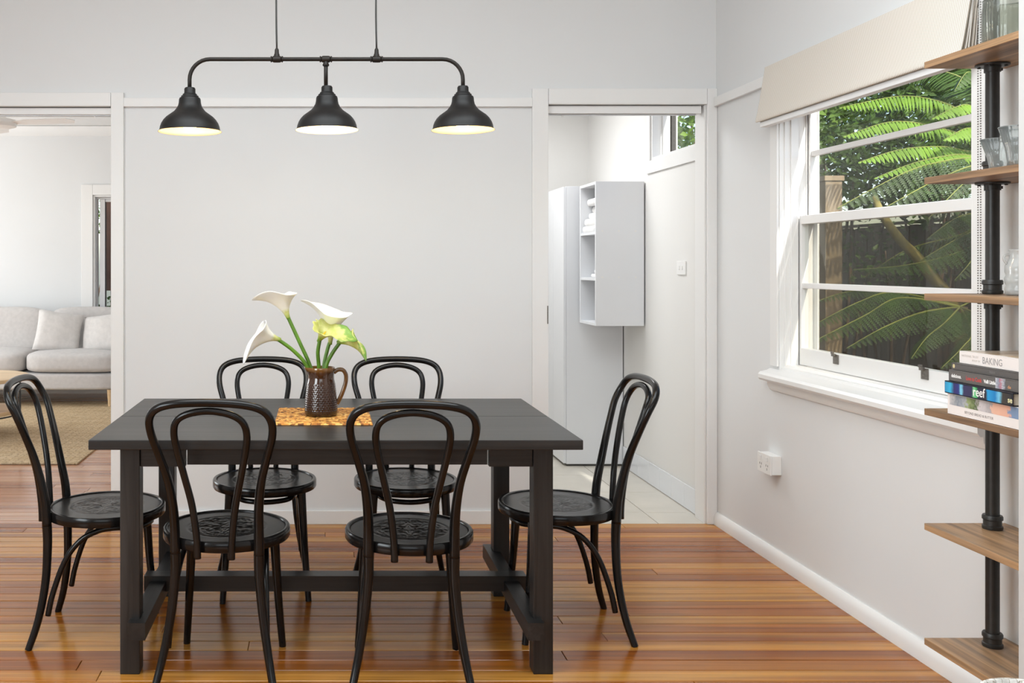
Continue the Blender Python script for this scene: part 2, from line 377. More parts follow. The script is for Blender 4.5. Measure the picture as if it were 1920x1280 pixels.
sbox('ceiling_laundry', M['ceiling'], ((-.1,TB,2.6),(XL2+.15,7.2,2.7)))

# ---- floors: every board in view is its own piece
def floorboard(x0, x1, y0, y1, name, mat, parent, mb=None):
    g = .0012; c = .0016; dz = random.uniform(-.0004, .0004)
    x0 += g*.6; x1 -= g*.6; y0 += g; y1 -= g
    vs = [(x0,y0,-.019),(x1,y0,-.019),(x1,y1,-.019),(x0,y1,-.019),(x0,y0,-c+dz),(x1,y0,-c+dz),(x1,y1,-c+dz),(x0,y1,-c+dz),
          (x0+c,y0+c,dz),(x1-c,y0+c,dz),(x1-c,y1-c,dz),(x0+c,y1-c,dz)]
    fs = [(0,1,5,4),(1,2,6,5),(2,3,7,6),(3,0,4,7),(4,5,9,8),(5,6,10,9),(6,7,11,10),(7,4,8,11),(8,9,10,11)]
    if mb is not None: mb.add(vs, fs); return
    me = bpy.data.meshes.new(name); me.from_pydata(vs, [], fs); me.update(); me.materials.append(mat)
    o = bpy.data.objects.new(name, me); C.objects.link(o); o.parent = parent
    return o
def board_rows(y0, y1, x0, x1, pitch, mat, parent, lmin=1.0, lmax=2.6, mb=None):
    y = y1
    while y > y0+.01:
        x = x0-random.uniform(0, lmax*.6)
        while x < x1-.05:
            L = random.uniform(lmin, lmax); a = max(x, x0); b = min(x+L, x1)
            if x1-b < .25: b = x1
            if b-a > .02: floorboard(a, b, max(y-pitch, y0), y, 'floorboard', mat, parent, mb)
            x = b if b > x else x+L
        y -= pitch
floor = sbox('floor', M['subfloor'], ((XL,-5.0,-.06),(XR,YB,-.02)))
board_rows(2.86, YB, -2.2, XR, .08, M['floor'], floor, 2.0, 4.4)
mb = MB(); board_rows(-5.0, 2.86, XL, XR, .08, M['floor'], floor, 1.2, 3.0, mb); board_rows(2.86, YB, XL, -2.2, .08, M['floor'], floor, 1, 2, mb)
mb.build('floorboards_behind_view', M['floor'], floor, kind='stuff')
FL2 = [(.36,.150,.075), (.45,.20,.10), (.52,.26,.14), (.58,.32,.18), (.40,.165,.08)]
M['floor_living'] = wood('hardwood_pink_lit', FL2, (1.1, 34, 34), .22, .3, .12, dark=.28, rndmix=.85)  # paler, pinker light of the living room put into the board colour
floor2 = sbox('floor_living', M['subfloor'], ((-5.0,YB,-.06),(-1.0,9.8,-.02)))
board_rows(YB, 9.8, -3.9, -1.054, .08, M['floor_living'], floor2, 1.3, 2.6)
mb = MB(); board_rows(TB, 9.8, -5.0, -3.9, .08, M['floor_living'], floor2, .9, 1.2, mb); board_rows(TB, 9.8, -1.054, -1.0, .08, M['floor_living'], floor2, .9, 1.2, mb)
mb.build('floorboards_behind_view', M['floor_living'], floor2, kind='stuff')
floor3 = sbox('floor_laundry', M['grout'], ((0.0,YB,-.06),(XL2,7.08,-.006)))
tx = [-.13, .32, .77, 1.22, 1.67, 1.925]; ty = [YB, 5.08, 5.53, 5.98, 6.43, 6.88, 7.08]
for i in range(5):
    for j in range(6):
        a = max(tx[i], RO0 if j == 0 else 0.0); b = tx[i+1]
        if b-a < .02: continue
        MB().box((a+.002, ty[j]+.002, -.012), (b-.002, ty[j+1]-.002, 0)).build('floor_tile', M['tile'], floor3, bevel=.001, seg=1)
# ---- skirtings
sk = lambda d, h: [(0,0),(-d,0),(-d,h*.55),(-d*.75,h*.82),(-d*.35,h),(0,h)]
struct(MB().extrude([(XR+x, z) for x, z in sk(.019, .062)], 1, 2.30, YB-.02).build('baseboard_right', M['trim'], auto=40))
struct(MB().box((LO1+.063,YB-.014,0),(RO0-.08,YB,.066)).build('baseboard_back', M['trim'], bevel=.002))
bl = sbox('baseboard_laundry', M['grout'], ((XL2-.006,TB+.005,0),(XL2,6.235,.128)))
y = TB+.008
while y < 6.2:
    MB().box((XL2-.010, y, .003), (XL2-.004, min(y+.188, 6.235), .130)).build('skirting_tile', M['skirt_tile'], bl, bevel=.0015, seg=1)
    y += .19
sbox('baseboard_living', M['trim'], ((-5.0,9.786,0),(-1.0,9.8,.09)))
# ---- picture rails
sbox('trim_1', M['trim'], ((LO1+.063,YB-.020,2.072),(RO0-.08,YB,2.117)), bevel=.003)
sbox('trim_2', M['trim'], ((XR-.020,4.26,2.072),(XR,YB-.022,2.117)), bevel=.003)
# ---- left opening architrave with sliding track
t3 = thing('trim_3', kind='structure')
MB().box((LO1,YB-.018,0),(LO1+.063,YB,2.143)).build('architrave_side', M['trim'], t3, bevel=.003)
MB().box((LO0,YB-.018,LOZ),(LO1-.001,YB,2.143)).build('architrave_head', M['trim'], t3, bevel=.003)
MB().box((LO0-.063,YB-.018,0),(LO0-.001,YB,2.143)).build('architrave_side', M['trim'], t3, bevel=.003)
MB().box((LO0,YB+.012,LOZ-.037),(LO1-.001,YB+.075,LOZ-.004)).build('sliding_track', M['trim'], t3, bevel=.002)
MB().box((LO0,YB+.03,LOZ-.042),(LO1-.001,YB+.055,LOZ-.0375)).build('track_channel', M['steel'], t3)
MB().tube([(at(178,217,YB+.045).x,YB+.042,LOZ-.055),(at(178,217,YB+.045).x,YB+.042,LOZ-.038)], .004, 8).build('track_stop', M['white_plastic'], t3)
# ---- right opening architrave
t4 = thing('trim_4', kind='structure')
MB().box((RO0-.080,YB-.018,0),(RO0,YB,2.163)).build('architrave_side', M['trim'], t4, bevel=.003)
MB().box((RO0+.001,YB-.018,ROZ),(RO1-.001,YB,2.163)).build('architrave_head', M['trim'], t4, bevel=.003)
MB().box((RO1,YB-.018,0),(XR-.001,YB,2.163)).build('architrave_side', M['trim'], t4, bevel=.003)
MB().box((RO0+.001,YB+.010,ROZ-.042),(RO1-.02,YB+.075,ROZ-.004)).build('sliding_track', M['trim'], t4, bevel=.002)
MB().box((RO0+.001,YB+.03,ROZ-.047),(RO1-.04,YB+.055,ROZ-.0425)).build('track_channel', M['steel'], t4)
for px in (1054, 1282):
    xx = at(px, 215, YB+.045).x
    MB().tube([(xx,YB+.042,ROZ-.058),(xx,YB+.042,ROZ-.0475)], .004, 8).build('track_stop', M['white_plastic'], t4)
MB().box((RO1-.008,YB+.001,0),(RO1-.0005,TB,ROZ-.001)).build('door_jamb', M['trim'], t4, bevel=.001)
MB().box((RO0-.007,YB-.0195,.995),(RO0-.0015,YB-.0178,1.085)).build('strike_plate', M['catch'], t4)
# ---- living-room cornice
struct(MB().extrude([(9.8,2.675),(9.71,2.675),(9.70,2.667),(9.715,2.64),(9.76,2.60),(9.79,2.583),(9.8,2.58)], 0, -5.0, -1.0).build('trim_5', M['ceiling'], auto=40))

# ---- window_1: double-hung sash window in the right wall
w1 = thing('window_1', kind='structure')
T = M['trim']
fj = MB()
fj.box((XR+.001,WY1-.004,WZ0),(2.113,WY1+.0005,WZ1)); fj.box((XR+.020,WY1-.010,WZ0),(2.0325,WY1-.002,WZ1)); fj.box((XR+.044,WY1-.017,WZ0),(2.0325,WY1-.004,WZ1))
fj.box((2.1045,WY1-.035,WZ0),(2.113,WY1-.002,WZ1)); fj.box((2.0695,WY1-.016,WZ0),(2.0725,WY1-.002,WZ1))
fj.build('jamb', T, w1, bevel=.0012, seg=1)
nj = MB(); nj.box((XR+.001,WY0,WZ0),(2.113,WY0+.02,WZ1)); nj.box((XR+.02,WY0+.018,WZ0),(2.0325,WY0+.035,WZ1)); nj.build('jamb', T, w1, bevel=.0012, seg=1)
MB().box((XR+.001,WY0+.02,WZ1-.02),(2.113,WY1-.005,WZ1)).build('head_jamb', T, w1, bevel=.001)
MB().box((2.105,WY0+.02,WZ0-.02),(2.165,WY1-.003,WZ0+.018)).build('outer_sill', T, w1, bevel=.003)
MB().box((XR-.010,WY1+.0005,WZ0+.02),(XR,WY1+.064,2.135)).build('architrave_side', T, w1, bevel=.002)
MB().box((XR-.010,WY0-.064,WZ0+.02),(XR,WY0-.0005,2.135)).build('architrave_side', T, w1, bevel=.002)
MB().box((XR-.010,WY0-.0004,WZ1),(XR,WY1+.0004,2.135)).build('architrave_head', T, w1, bevel=.002)
stool = MB().extrude([(2.034,.834),(2.034,.860),(1.985,.860),(1.978,.850),(1.965,.848),(1.960,.838),(1.942,.828),(1.913,.822),(1.904,.812),(1.904,.796),(1.912,.786),(1.957,.786)], 1, WY0-.09, WY1+.085)
stool.build('window_stool', T, w1, auto=30)
MB().extrude([(1.957,.785),(1.935,.785),(1.936,.765),(1.947,.745),(1.957,.74)], 1, WY0-.07, WY1+.065).build('apron_moulding', T, w1, auto=30)
def sash(name, x0, x1, z0, z1, zb, zt, zm, stile):
    ya, yb = WY0+.0205, WY1-.0175
    o = MB().box((x0,yb-stile,z0),(x1,yb,z1)).box((x0,ya,z0),(x1,ya+.055,z1)).box((x0,ya+.055,z0),(x1,yb-stile,zb)).box((x0,ya+.055,zt),(x1,yb-stile,z1)).build(name, T, w1, bevel=.0015, seg=1)
    MB().box((x0+.004,ya+.0555,zm-.0115),(x1-.004,yb-stile-.0005,zm+.0115)).build('glazing_bar', T, o, bevel=.003)
    xm = (x0+x1)/2
    for a, b in ((zb, zm-.0115), (zm+.0115, zt)):
        MB().box((xm-.0015,ya+.0557,a+.0002),(xm+.0015,yb-stile-.0007,b-.0002)).build('pane', M['pane'], o)
    return o
lower = sash('lower_sash', 2.036, 2.0685, .861, 1.497, .934, 1.460, 1.199, .016)
upper = sash('upper_sash', 2.0735, 2.1035, 1.462, 2.068, 1.502, 2.025, 1.760, .016)
MB().box((2.1070,WY0+.021,.855),(2.1082,WY1-.037,1.470)).build('insect_screen', M['flyscreen'], w1)
for px, py in ((1568, 672), (1735, 699)):
    # two small aged-metal sash catches on the lower rail
    X = 2.0355; Y = X*F/(px-CX); Z = EYE-(py-CY)/F*Y
    c = MB().box((X-.004,Y-.019,Z-.022),(X,Y+.019,Z+.016)).box((X-.012,Y-.003,Z+.008),(X-.0035,Y+.018,Z+.019)).box((X-.010,Y+.010,Z+.017),(X-.003,Y+.026,Z+.026)).build('sash_catch', M['catch'], lower, bevel=.001)
# ---- window_2: high window in the laundry
w2 = thing('window_2', kind='structure')
y0, y1, z0, z1, xx = TB+.001, 5.73, 1.90, 2.42, XL2
MB().box((xx+.001,y1-.018,z0),(xx+.149,y1,z1)).box((xx+.06,y1-.035,z0),(xx+.10,y1-.016,z1)).build('jamb', T, w2, bevel=.001)
MB().box((xx-.010,y1,z0-.05),(xx,y1+.055,z1+.06)).build('architrave_side', T, w2, bevel=.002)
MB().box((xx-.012,y0+.01,1.825),(xx,y1+.055,z0-.002)).build('apron', T, w2, bevel=.002)
MB().box((xx+.001,y0,z0),(xx+.149,y1-.019,z0+.015)).build('sill_board', T, w2, bevel=.001)
MB().box((xx+.105,y1-.048,z0+.016),(xx+.13,y1-.019,z1)).box((xx+.105,y0,z0+.016),(xx+.13,y1-.048,z0+.030)).build('window_frame', M['dark_slot'], w2, bevel=.001)
MB().box((xx+.116,y0,z0+.031),(xx+.119,y1-.049,z1)).build('pane', M['pane'], w2)
# ---- window_3: sliding window in the living room
w3 = thing('window_3', kind='structure')
MB().box((-2.425,9.782,.70),(-2.312,9.80,2.093)).build('architrave_side', T, w3, bevel=.002)
MB().box((-2.311,9.782,1.99),(-1.25,9.80,2.093)).build('architrave_head', T, w3, bevel=.002)
MB().box((-2.309,9.801,.721),(-2.292,9.949,1.989)).box((-2.291,9.801,1.972),(-1.351,9.949,1.989)).box((-2.291,9.801,.721),(-1.351,9.949,.74)).build('jamb', T, w3, bevel=.001)
fr = MB().box((-2.291,9.85,.741),(-2.278,9.90,1.971)).box((-2.277,9.85,1.952),(-1.352,9.90,1.971)).box((-2.277,9.85,.741),(-1.352,9.90,.76)).build('window_frame', M['steel'], w3, bevel=.001)
MB().box((-2.252,9.84,.761),(-2.200,9.875,1.951)).build('sliding_stile', M['steel'], w3, bevel=.002)
MB().box((-2.199,9.85,1.925),(-1.353,9.875,1.951)).build('sliding_rail', M['steel'], w3, bevel=.001)
MB().box((-2.1985,9.848,.761),(-2.192,9.877,1.9245)).build('gasket', M['dark_slot'], w3)
MB().box((-2.191,9.860,.762),(-1.354,9.864,1.924)).build('pane', M['pane'], w3)
MB().box((-2.277,9.885,.762),(-2.21,9.888,1.950)).build('pane', M['pane'], w3)

# ---- outdoors
MB().add([(-30,-20,-.46),(30,-20,-.46),(30,40,-.46),(-30,40,-.46)], [(0,1,2,3)])
ground = MB().box((-30,-20,-.6),(30,40,-.46)).build('ground', M['soil']); ground['kind'] = 'structure'
# ================================================================== DINING TABLE
TX0, TX1, TY0, TY1, TZ = -.720, .797, 2.99, 3.927, .750
tb = thing('dining_table', 'black-brown stained wooden dining table with trestle rails, set with a jug of lilies', 'table', (.0385, 3.4585, 0))
def tpart(name, mat, *boxes, bevel=.002, label=None):
    m = MB()
    for a, b in boxes: m.box([p-q for p, q in zip(a, (.0385,3.4585,0))], [p-q for p, q in zip(b, (.0385,3.4585,0))])
    return m.build(name, M[mat], tb, bevel=bevel, label=label)
ym = 3.466
tpart('tabletop_board', 'table', ((TX0,TY0,TZ-.030),(TX1,ym-.0012,TZ)), bevel=.0025)
tpart('tabletop_board', 'table', ((TX0,ym+.0012,TZ-.030),(TX1,TY1,TZ)), bevel=.0025)
LX = ((-.639,-.577), (.661,.723)); LY = ((3.068,3.130), (3.787,3.849))
for x0, x1 in LX:
    for y0, y1 in LY: tpart('leg', 'table_z', ((x0,y0,0),(x1,y1,TZ-.0305)), bevel=.003)
for y0, y1 in ((3.082,3.104), (3.813,3.835)):
    tpart('apron', 'table', ((-.430,y0,TZ-.094),(.519,y1,TZ-.0305)))
    for a, b in ((-.5765,-.434), (.523,.6605)): tpart('apron_end', 'table', ((a,y0-.006,TZ-.099),(b,y1,TZ-.031)))
for x0, x1 in LX: tpart('side_apron', 'table_y', ((x0+.018,3.1305,TZ-.094),(x0+.042,3.7865,TZ-.0305)))
# floor rails half-lapped over the inner side of the legs
tpart('foot_rail', 'table_y', ((-.576,3.030,.121),(-.553,3.890,.175)), ((-.608,3.030,.121),(-.576,3.0675,.175)), ((-.608,3.1305,.121),(-.576,3.7865,.175)), ((-.608,3.8495,.121),(-.576,3.890,.175)), bevel=0)
tpart('foot_rail', 'table_y', ((.636,3.030,.121),(.660,3.890,.175)), ((.660,3.030,.121),(.687,3.0675,.175)), ((.660,3.1305,.121),(.687,3.7865,.175)), ((.660,3.8495,.121),(.687,3.890,.175)), bevel=0)
tpart('stretcher', 'table', ((-.630,3.430,.1755),(.715,3.490,.194)), ((-.5525,3.430,.140),(.6355,3.490,.1755)), ((-.630,3.430,.140),(-.6085,3.490,.1755)), ((.6875,3.430,.140),(.715,3.490,.1755)), bevel=0)
# slots of the extension runners under the top
MB().box((.5-.0385,3.0805-3.4585,TZ-.0355),(.512-.0385,3.082-3.4585,TZ-.0308)).build('runner_end', M['white_plastic'], tb)

# ================================================================== BENTWOOD CHAIRS
def make_chair():
    t = thing('bentwood_chair')
    G = M['black_gloss']; SH = .445; R = .205
    MB().lathe([(.001,SH-.030),(R-.03,SH-.030),(R-.012,SH-.036),(R-.003,SH-.034),(R,SH-.029),(R,SH-.006),(R-.003,SH-.001),(R-.008,SH),(R-.014,SH-.0012),(R-.0155,SH-.004),(R-.0165,SH-.009)], 64).build('seat_rim', G, t, auto=35)
    # pressed medallion: scrolls and fanned petals as real relief
    def relief(r_, a):
        if r_ > .128: return 0
        q_ = r_/.122
        if r_ > .119: return -.0010
        pet = abs(math.sin(4*a)); fan = math.sin(a*4)
        if q_ < .14: h = .5+.5*math.cos(q_/.14*PI*3)
        elif q_ < .62: h = math.sin(26*q_+6.5*pet)*.5+.5*math.cos(32*a)*(1-pet)
        else: h = .6*math.sin(16*a+9*math.sin(q_*9+2*pet))+.5*math.sin(40*q_-5*pet)
        return .0011*max(-1, min(1, h*1.6))
    nr, na = 46, 128; vs = [(0, 0, SH-.0055)]; fs = []
    for i in range(1, nr+1):
        r_ = (R-.0164)*i/nr
        for j in range(na):
            a = 2*PI*j/na; vs.append((r_*math.cos(a), r_*math.sin(a), SH-.0055+.001*(r_/R)**2+relief(r_, a)))
    fs += [(0, 1+j, 1+(j+1) % na) for j in range(na)]
    fs += [(1+i*na+j, 1+(i+1)*na+j, 1+(i+1)*na+(j+1) % na, 1+i*na+(j+1) % na) for i in range(nr-1) for j in range(na)]
    k_ = len(vs); vs += [((R-.0164)*math.cos(2*PI*j/na), (R-.0164)*math.sin(2*PI*j/na), SH-.02) for j in range(na)]
    fs += [(k_-na+j, k_+j, k_+(j+1) % na, k_-na+(j+1) % na) for j in range(na)]+[tuple(range(k_, k_+na))]
    MB().add(vs, fs).build('seat_panel', M['seat'], t, smooth=True)
    half = [(.130,-.174,.400),(.130,-.180,.48),(.133,-.196,.56),(.144,-.216,.64),(.166,-.241,.72),(.183,-.264,.785),(.181,-.288,.832),(.156,-.302,.863),(.100,-.311,.879),(0,-.314,.884)]
    full = half+[(-x, y, z) for x, y, z in reversed(half[:-1])]
    p = smoothpath(full, 5); n = len(p)
    rad = [lerp(.0165, .0125, min(1, max(0, (q.z-.42)/.3))) for q in p]
    MB().tube(p, rad, 12).build('back_hoop', G, t, smooth=True)
    half = [(.052,-.214,.398),(.054,-.216,.46),(.066,-.226,.56),(.085,-.244,.65),(.103,-.265,.735),(.109,-.281,.79),(.097,-.296,.828),(.060,-.303,.850),(0,-.306,.859)]
    p = smoothpath(half+[(-x, y, z) for x, y, z in reversed(half[:-1])], 5)
    MB().tube(p, .0112, 12).build('inner_hoop', G, t, smooth=True)
    for s in (-1, 1):
        p = smoothpath([(s*.130,-.174,.402),(s*.131,-.172,.33),(s*.143,-.176,.21),(s*.163,-.195,.09),(s*.183,-.222,0)], 5)
        MB().tube(p, [lerp(.0168, .0118, i/(len(p)-1)) for i in range(len(p))], 12).build('leg', G, t, auto=50)
    for s in (-1, 1):
        p = smoothpath([(s*.138,.112,.412),(s*.143,.118,.32),(s*.151,.127,.18),(s*.164,.145,0)], 4)
        MB().tube(p, [lerp(.0175, .0118, (i/(len(p)-1))**1.2) for i in range(len(p))], 12).build('leg', G, t, auto=50)
    half = [(.154,-.164,.105),(.150,-.148,.18),(.143,-.110,.285),(.136,-.060,.352),(.128,.000,.384),(.119,.050,.391),(.104,.100,.389),(.070,.138,.386),(0,.156,.384)]
    p = smoothpath(half+[(-x, y, z) for x, y, z in reversed(half[:-1])], 5)
    MB().tube(p, .0098, 10).build('brace', G, t, smooth=True)
    return t
proto = make_chair()
chairs = [(-.312, 3.165, -4.5, 'black bentwood chair at near side of table, left one with its back to us'),
          (.275, 3.135, -2.5, 'black bentwood chair at near side of table, right one with its back to us'),
          (-.232, 3.87, 185, 'black bentwood chair on far side of table, left one behind the jug'),
          (.327, 3.87, 182.5, 'black bentwood chair on far side of table, beside the handle of the jug'),
          (-.764, 3.445, -90, 'black bentwood chair at left end of table near the living room opening'),
          (.830, 3.475, 90, 'black bentwood chair at right end of table in front of the laundry doorway')]
for i, (x, y, a, lab) in enumerate(chairs):
    o = proto if i == 0 else copy_tree(proto)
    o.location = (x, y, 0); o.rotation_euler = (0, 0, math.radians(a))
    tag(o, lab, 'chair', 'bentwood chairs around the dining table')

# ================================================================== PENDANT LAMP
PY = 3.46
pl = thing('pendant_lamp', 'dark bronze pipe pendant light with three bell shades hanging above the dining table', 'lamp', at(611, 111, PY))
def lp(px, py): return at(px, py, PY)-at(611, 111, PY)
r = .0072
a0, a1 = lp(355.5, 165), lp(868, 162)
zb = 0.0; rb = .072
def arc(x0, sgn):
    return [Vector((x0+sgn*rb*(1-math.cos(k/8*PI/2)), 0, -rb+rb*math.sin(k/8*PI/2))) for k in range(9)]
path = [Vector((a0.x,0,a0.z))]+arc(a0.x, 1)+[Vector((x, 0, 0)) for x in (-.3,-.1,.1,.3)]+list(reversed(arc(a1.x, -1)))+[Vector((a1.x,0,a1.z))]
MB().tube(path, r, 12).build('crossbar', M['bronze_pipe'], pl, smooth=True)
MB().tube([(0,0,0),(0,0,lp(611,162).z)], r, 12).build('drop_pipe', M['bronze_pipe'], pl, smooth=True)
for px in (519, 611, 706):
    x = lp(px, 111).x
    prof = [(.0001,-.022),(.0105,-.022),(.0115,-.0185),(.0085,-.016),(.0115,-.013),(.0122,-.008),(.0122,.008),(.0115,.013),(.0085,.016),(.0115,.0185),(.0105,.022),(.0001,.022)]
    c = MB().lathe(prof, 16)
    c.v = [(x+v[2], v[1], v[0]) for v in c.v]
    if px == 611: c.lathe([(.011,-.024),(.012,-.02),(.0085,-.012),(.0085,0)], 16)
    else: c.lathe([(.010,.005),(.010,.016),(.008,.020),(.007,.034),(.0045,.038),(.003,.042)], 16, (x, 0, 0))
    c.build('coupling', M['bronze_pipe'], pl, auto=35)
for px in (519, 706):
    x = lp(px, 111).x
    top = 3.0-at(611,111,PY).z
    MB().tube(smoothpath([(x,0,.04),(x-.002,0,.2),(x+(.0 if px < 600 else .004),0,.5),(x,0,top)], 4), .0032, 8).build('cable', M['black_metal'], pl, smooth=True)
    MB().lathe([(.001,-.03),(.02,-.03),(.045,-.012),(.05,-.0005),(.001,-.0005)], 20, (x, 0, top)).build('ceiling_cup', M['bronze_pipe'], pl, auto=35)
S = PY/F
prof = [(59.6,0),(57.2,1.8),(56.3,5),(55.6,9),(53.5,15),(49.5,21.5),(44,27.4),(36,33.2),(29.5,38),(25,43.5),(22,49),(20.8,54),(20.3,60),(19.2,63),(16.4,64.6),(16.2,67),(13.4,68),(13.4,70.2),(11.2,71.5),(10.5,74),(10.5,80),(9,82.6),(5,83.6),(.5,83.6)]
M['shade_out'] = plain('matte_black_shade', (.009,.0085,.0085), .45, lin=True, noise=.25, nscale=30, spec=.3)
M['shade_in'] = plain('pale_gold_lining', (.85,.72,.48), .4, lin=True, noise=.02)
for px, py, en, col in ((356, 247, 3.4, (1,.66,.30)), (613, 244, 6.5, (1,.80,.50)), (868, 244, 3.4, (1,.66,.30))):
    o = lp(px, py); top = lp(px, 163).z
    sh = MB().lathe([(a*S, b*S) for a, b in prof], 40, o).build('lamp_shade', M['shade_out'], pl, auto=40)
    ins = [(a*S-.0022, b*S) for a, b in prof if b < 60]; ins[0] = (59*S, .0003)
    MB().lathe(ins+[(.01, 60*S)], 40, o).build('shade_lining', M['shade_in'], sh, smooth=True, label='pale gold inside of the shade, lit by its bulb')
    bm_ = MB().lathe([(.0005,-.004),(.012,-.001),(.024,.010),(.029,.026),(.026,.042),(.017,.060),(.013,.075),(.013,.095)], 20, (o.x, o.y, o.z+.006))
    eb = N('lamp_bulb_glow'); eb.b.inputs['Base Color'].default_value = (1,.9,.7,1); eb.b.inputs['Emission Color'].default_value = (*col, 1); eb.b.inputs['Emission Strength'].default_value = en*2.6
    bm_.build('bulb', eb.m, sh, smooth=True)
    g = at(611,111,PY)+o
    light('bulb_light', 'POINT', (g.x, g.y, g.z+.004), None, en*.8, col, .03)

# ================================================================== PLACEMAT, JUG, LILIES
nx, ny = 150, 120; vs = []; fs = []
for i in range(nx+1):
    for j in range(ny+1):
        x, y = -.165+.33*i/nx, -.183+.366*j/ny
        row = math.floor((y+.183)/.0102); rr = abs(math.sin((y+.183)/.0102*PI)); br = math.sin(x/.0115*PI+(row % 2)*PI*.5+(y+.183)/.0102*1.6)
        ed = .0 if 0 < i < nx and 0 < j < ny else .003
        wx = .0012*math.sin(row*2.3) if i in (0, nx) else 0
        vs.append((x+wx, y, .0035+.0022*rr+.0010*br*rr-ed))
for i in range(nx):
    for j in range(ny):
        a = i*(ny+1)+j; fs.append((a, a+ny+1, a+ny+2, a+1))
k_ = len(vs); vs += [(-.165,-.183,.0005),(.165,-.183,.0005),(.165,.183,.0005),(-.165,.183,.0005)]
fs.append((k_+3,k_+2,k_+1,k_))
rim = [i*(ny+1) for i in range(nx+1)]+[nx*(ny+1)+j for j in range(1, ny+1)]+[i*(ny+1)+ny for i in range(nx-1, -1, -1)]+[j for j in range(ny-1, 0, -1)]
k2 = len(vs); vs += [(vs[a][0], vs[a][1], .0005) for a in rim]; L_ = len(rim)
fs += [(rim[a], k2+a, k2+(a+1) % L_, rim[(a+1) % L_]) for a in range(L_)]
pmo = MB().add(vs, fs).build('placemat', M['mat'], smooth=True); pmo.location = (.001, 3.449, TZ+.0006)
tag(pmo, 'woven cane placemat in orange and brown under the jug on the table', 'placemat')
JZ = TZ+.0068; jx, jy = at(602, 780, 3.45).x, 3.45
jug = thing('jug', 'glossy brown ceramic jug with a woven relief and loop handle holding lilies', 'jug', (jx, jy, JZ))
def spout(a, z):
    k = max(0, math.cos(a-PI)); return 1+ (.24*k**10*max(0, (z-.138)/.03)**1.3)
body = [(.0005,.0005),(.050,.0005),(.0565,.003),(.0585,.010),(.0578,.03),(.0555,.06),(.0525,.09),(.0495,.115),(.0468,.126),(.0462,.140),(.0475,.155),(.0492,.168),(.0485,.1695),(.0465,.168),(.0445,.155),(.0435,.13),(.047,.09),(.052,.03),(.05,.01),(.0005,.008)]
wall_ = [p_ for p_ in body[4:8]]; dense = [body[3]]
zz = .012
def rad_at(z):
    pts_ = body[3:9]
    for (r0_, z0_), (r1_, z1_) in zip(pts_, pts_[1:]):
        if z0_ <= z <= z1_: return lerp(r0_, r1_, (z-z0_)/(z1_-z0_))
while zz < .116:
    dense.append((rad_at(zz), zz)); zz += .0019
body2 = body[:3]+dense+body[8:]
def jugwob(a, z):
    k = spout(a, z)
    if .012 < z < .115:
        row = math.floor(z/.0076)
        k += .016*abs(math.sin(a*17+(row % 2)*PI/2))*abs(math.sin(z/.0076*PI))
    return k
nb = len(body2)-sum(1 for p_ in body[11:])
mbj = MB().lathe(body2[:nb], 204, wob=jugwob); mbj.lathe(body2[nb-1:], 204, wob=spout)
mbj.build('body', M['jug'], jug, smooth=True)
hp = smoothpath([(.045,0,.150),(.060,0,.160),(.078,0,.158),(.088,0,.140),(.086,0,.112),(.075,0,.078),(.063,0,.052),(.056,0,.040)], 5)
MB().tube(hp, [.0075]*len(hp), 12, scale2=.75).build('handle', M['jug_handle'], jug, smooth=True, label='amber loop handle')

def lily(name, label, base, tip, side, L, R, stem_pts, mat, tipk=.75, curl=.0, wave=.0, ragged=0):
    """calla lily: a funnel-shaped spathe on a stem; base..tip is the funnel axis, side the way its pointed lip goes"""
    root = thing(name, label, 'flower', stem_pts[0], 0, 'calla lilies in the brown jug')
    o0 = Vector(stem_pts[0])
    az = (Vector(tip)-Vector(base)).normalized(); ax = Vector(side); ax = (ax-az*ax.dot(az)).normalized(); ay = az.cross(ax)
    rot = Matrix((ax, ay, az)).transposed().to_4x4()
    nu, nv = 22, 40; vs = []; fs = []
    for i in range(nu+1):
        u = i/nu
        for j in range(nv+1):
            th = lerp(-PI*1.06, PI*1.06, j/nv)
            k = max(0, math.cos(th/1.06*.98)); back = max(0, -math.cos(th))
            rad = .0062+.006*u+(R*(1+tipk*k**4)-.0122)*u**2.15
            rad *= 1-.10*back*u + wave*.14*math.sin(3*th+1.3)*u*u + ragged*.10*math.sin(9*th)*u**4
            z = L*(u*(.80+.28*k-.10*back)) - (curl+.26*k**6)*L*max(0, u-.62)**1.6*1.9 + wave*.10*L*math.sin(2*th+.6)*u*u
            off = .004*(1 if j == nv else 0)
            vs.append((rad*math.cos(th), rad*math.sin(th)+off, z))
    for i in range(nu):
        for j in range(nv):
            a = i*(nv+1)+j; fs.append((a, a+1, a+nv+2, a+nv+1))
    sp = MB().add(vs, fs).build('spathe', M[mat], root, smooth=True)
    sp.matrix_local = Matrix.Translation(Vector(base)-o0) @ rot
    md = sp.modifiers.new('thick', 'SOLIDIFY'); md.thickness = .0012; md.offset = 0
    spx = MB().tube([(0,0,.008),(.001,0,L*.25),(.003,0,L*.55)], [.0045,.0048,.002], 10).build('spadix', M['spadix'], root, smooth=True)
    spx.matrix_local = Matrix.Translation(Vector(base)-o0) @ rot
    p = [Vector(q)-o0 for q in stem_pts]+[Vector(base)-o0+az*.012]
    p = smoothpath(p, 6)
    MB().tube(p, [lerp(.0070, .0066, i/(len(p)-1)) for i in range(len(p))], 10).build('stem', M['stem'], root, smooth=True)
    return root
J = lambda px, py, dy=0: at(px, py, 3.45+dy)
lily('calla_lily', 'white calla lily leaning far left, its yellow-throated mouth turned down', J(526,637,-.03), J(475,622,-.052), Vector((-.62,-.30,-.60)), .112, .058,
     [J(590,745), J(577,690,-.012), J(552,659,-.022)], 'petal', 1.0, .14, .25)
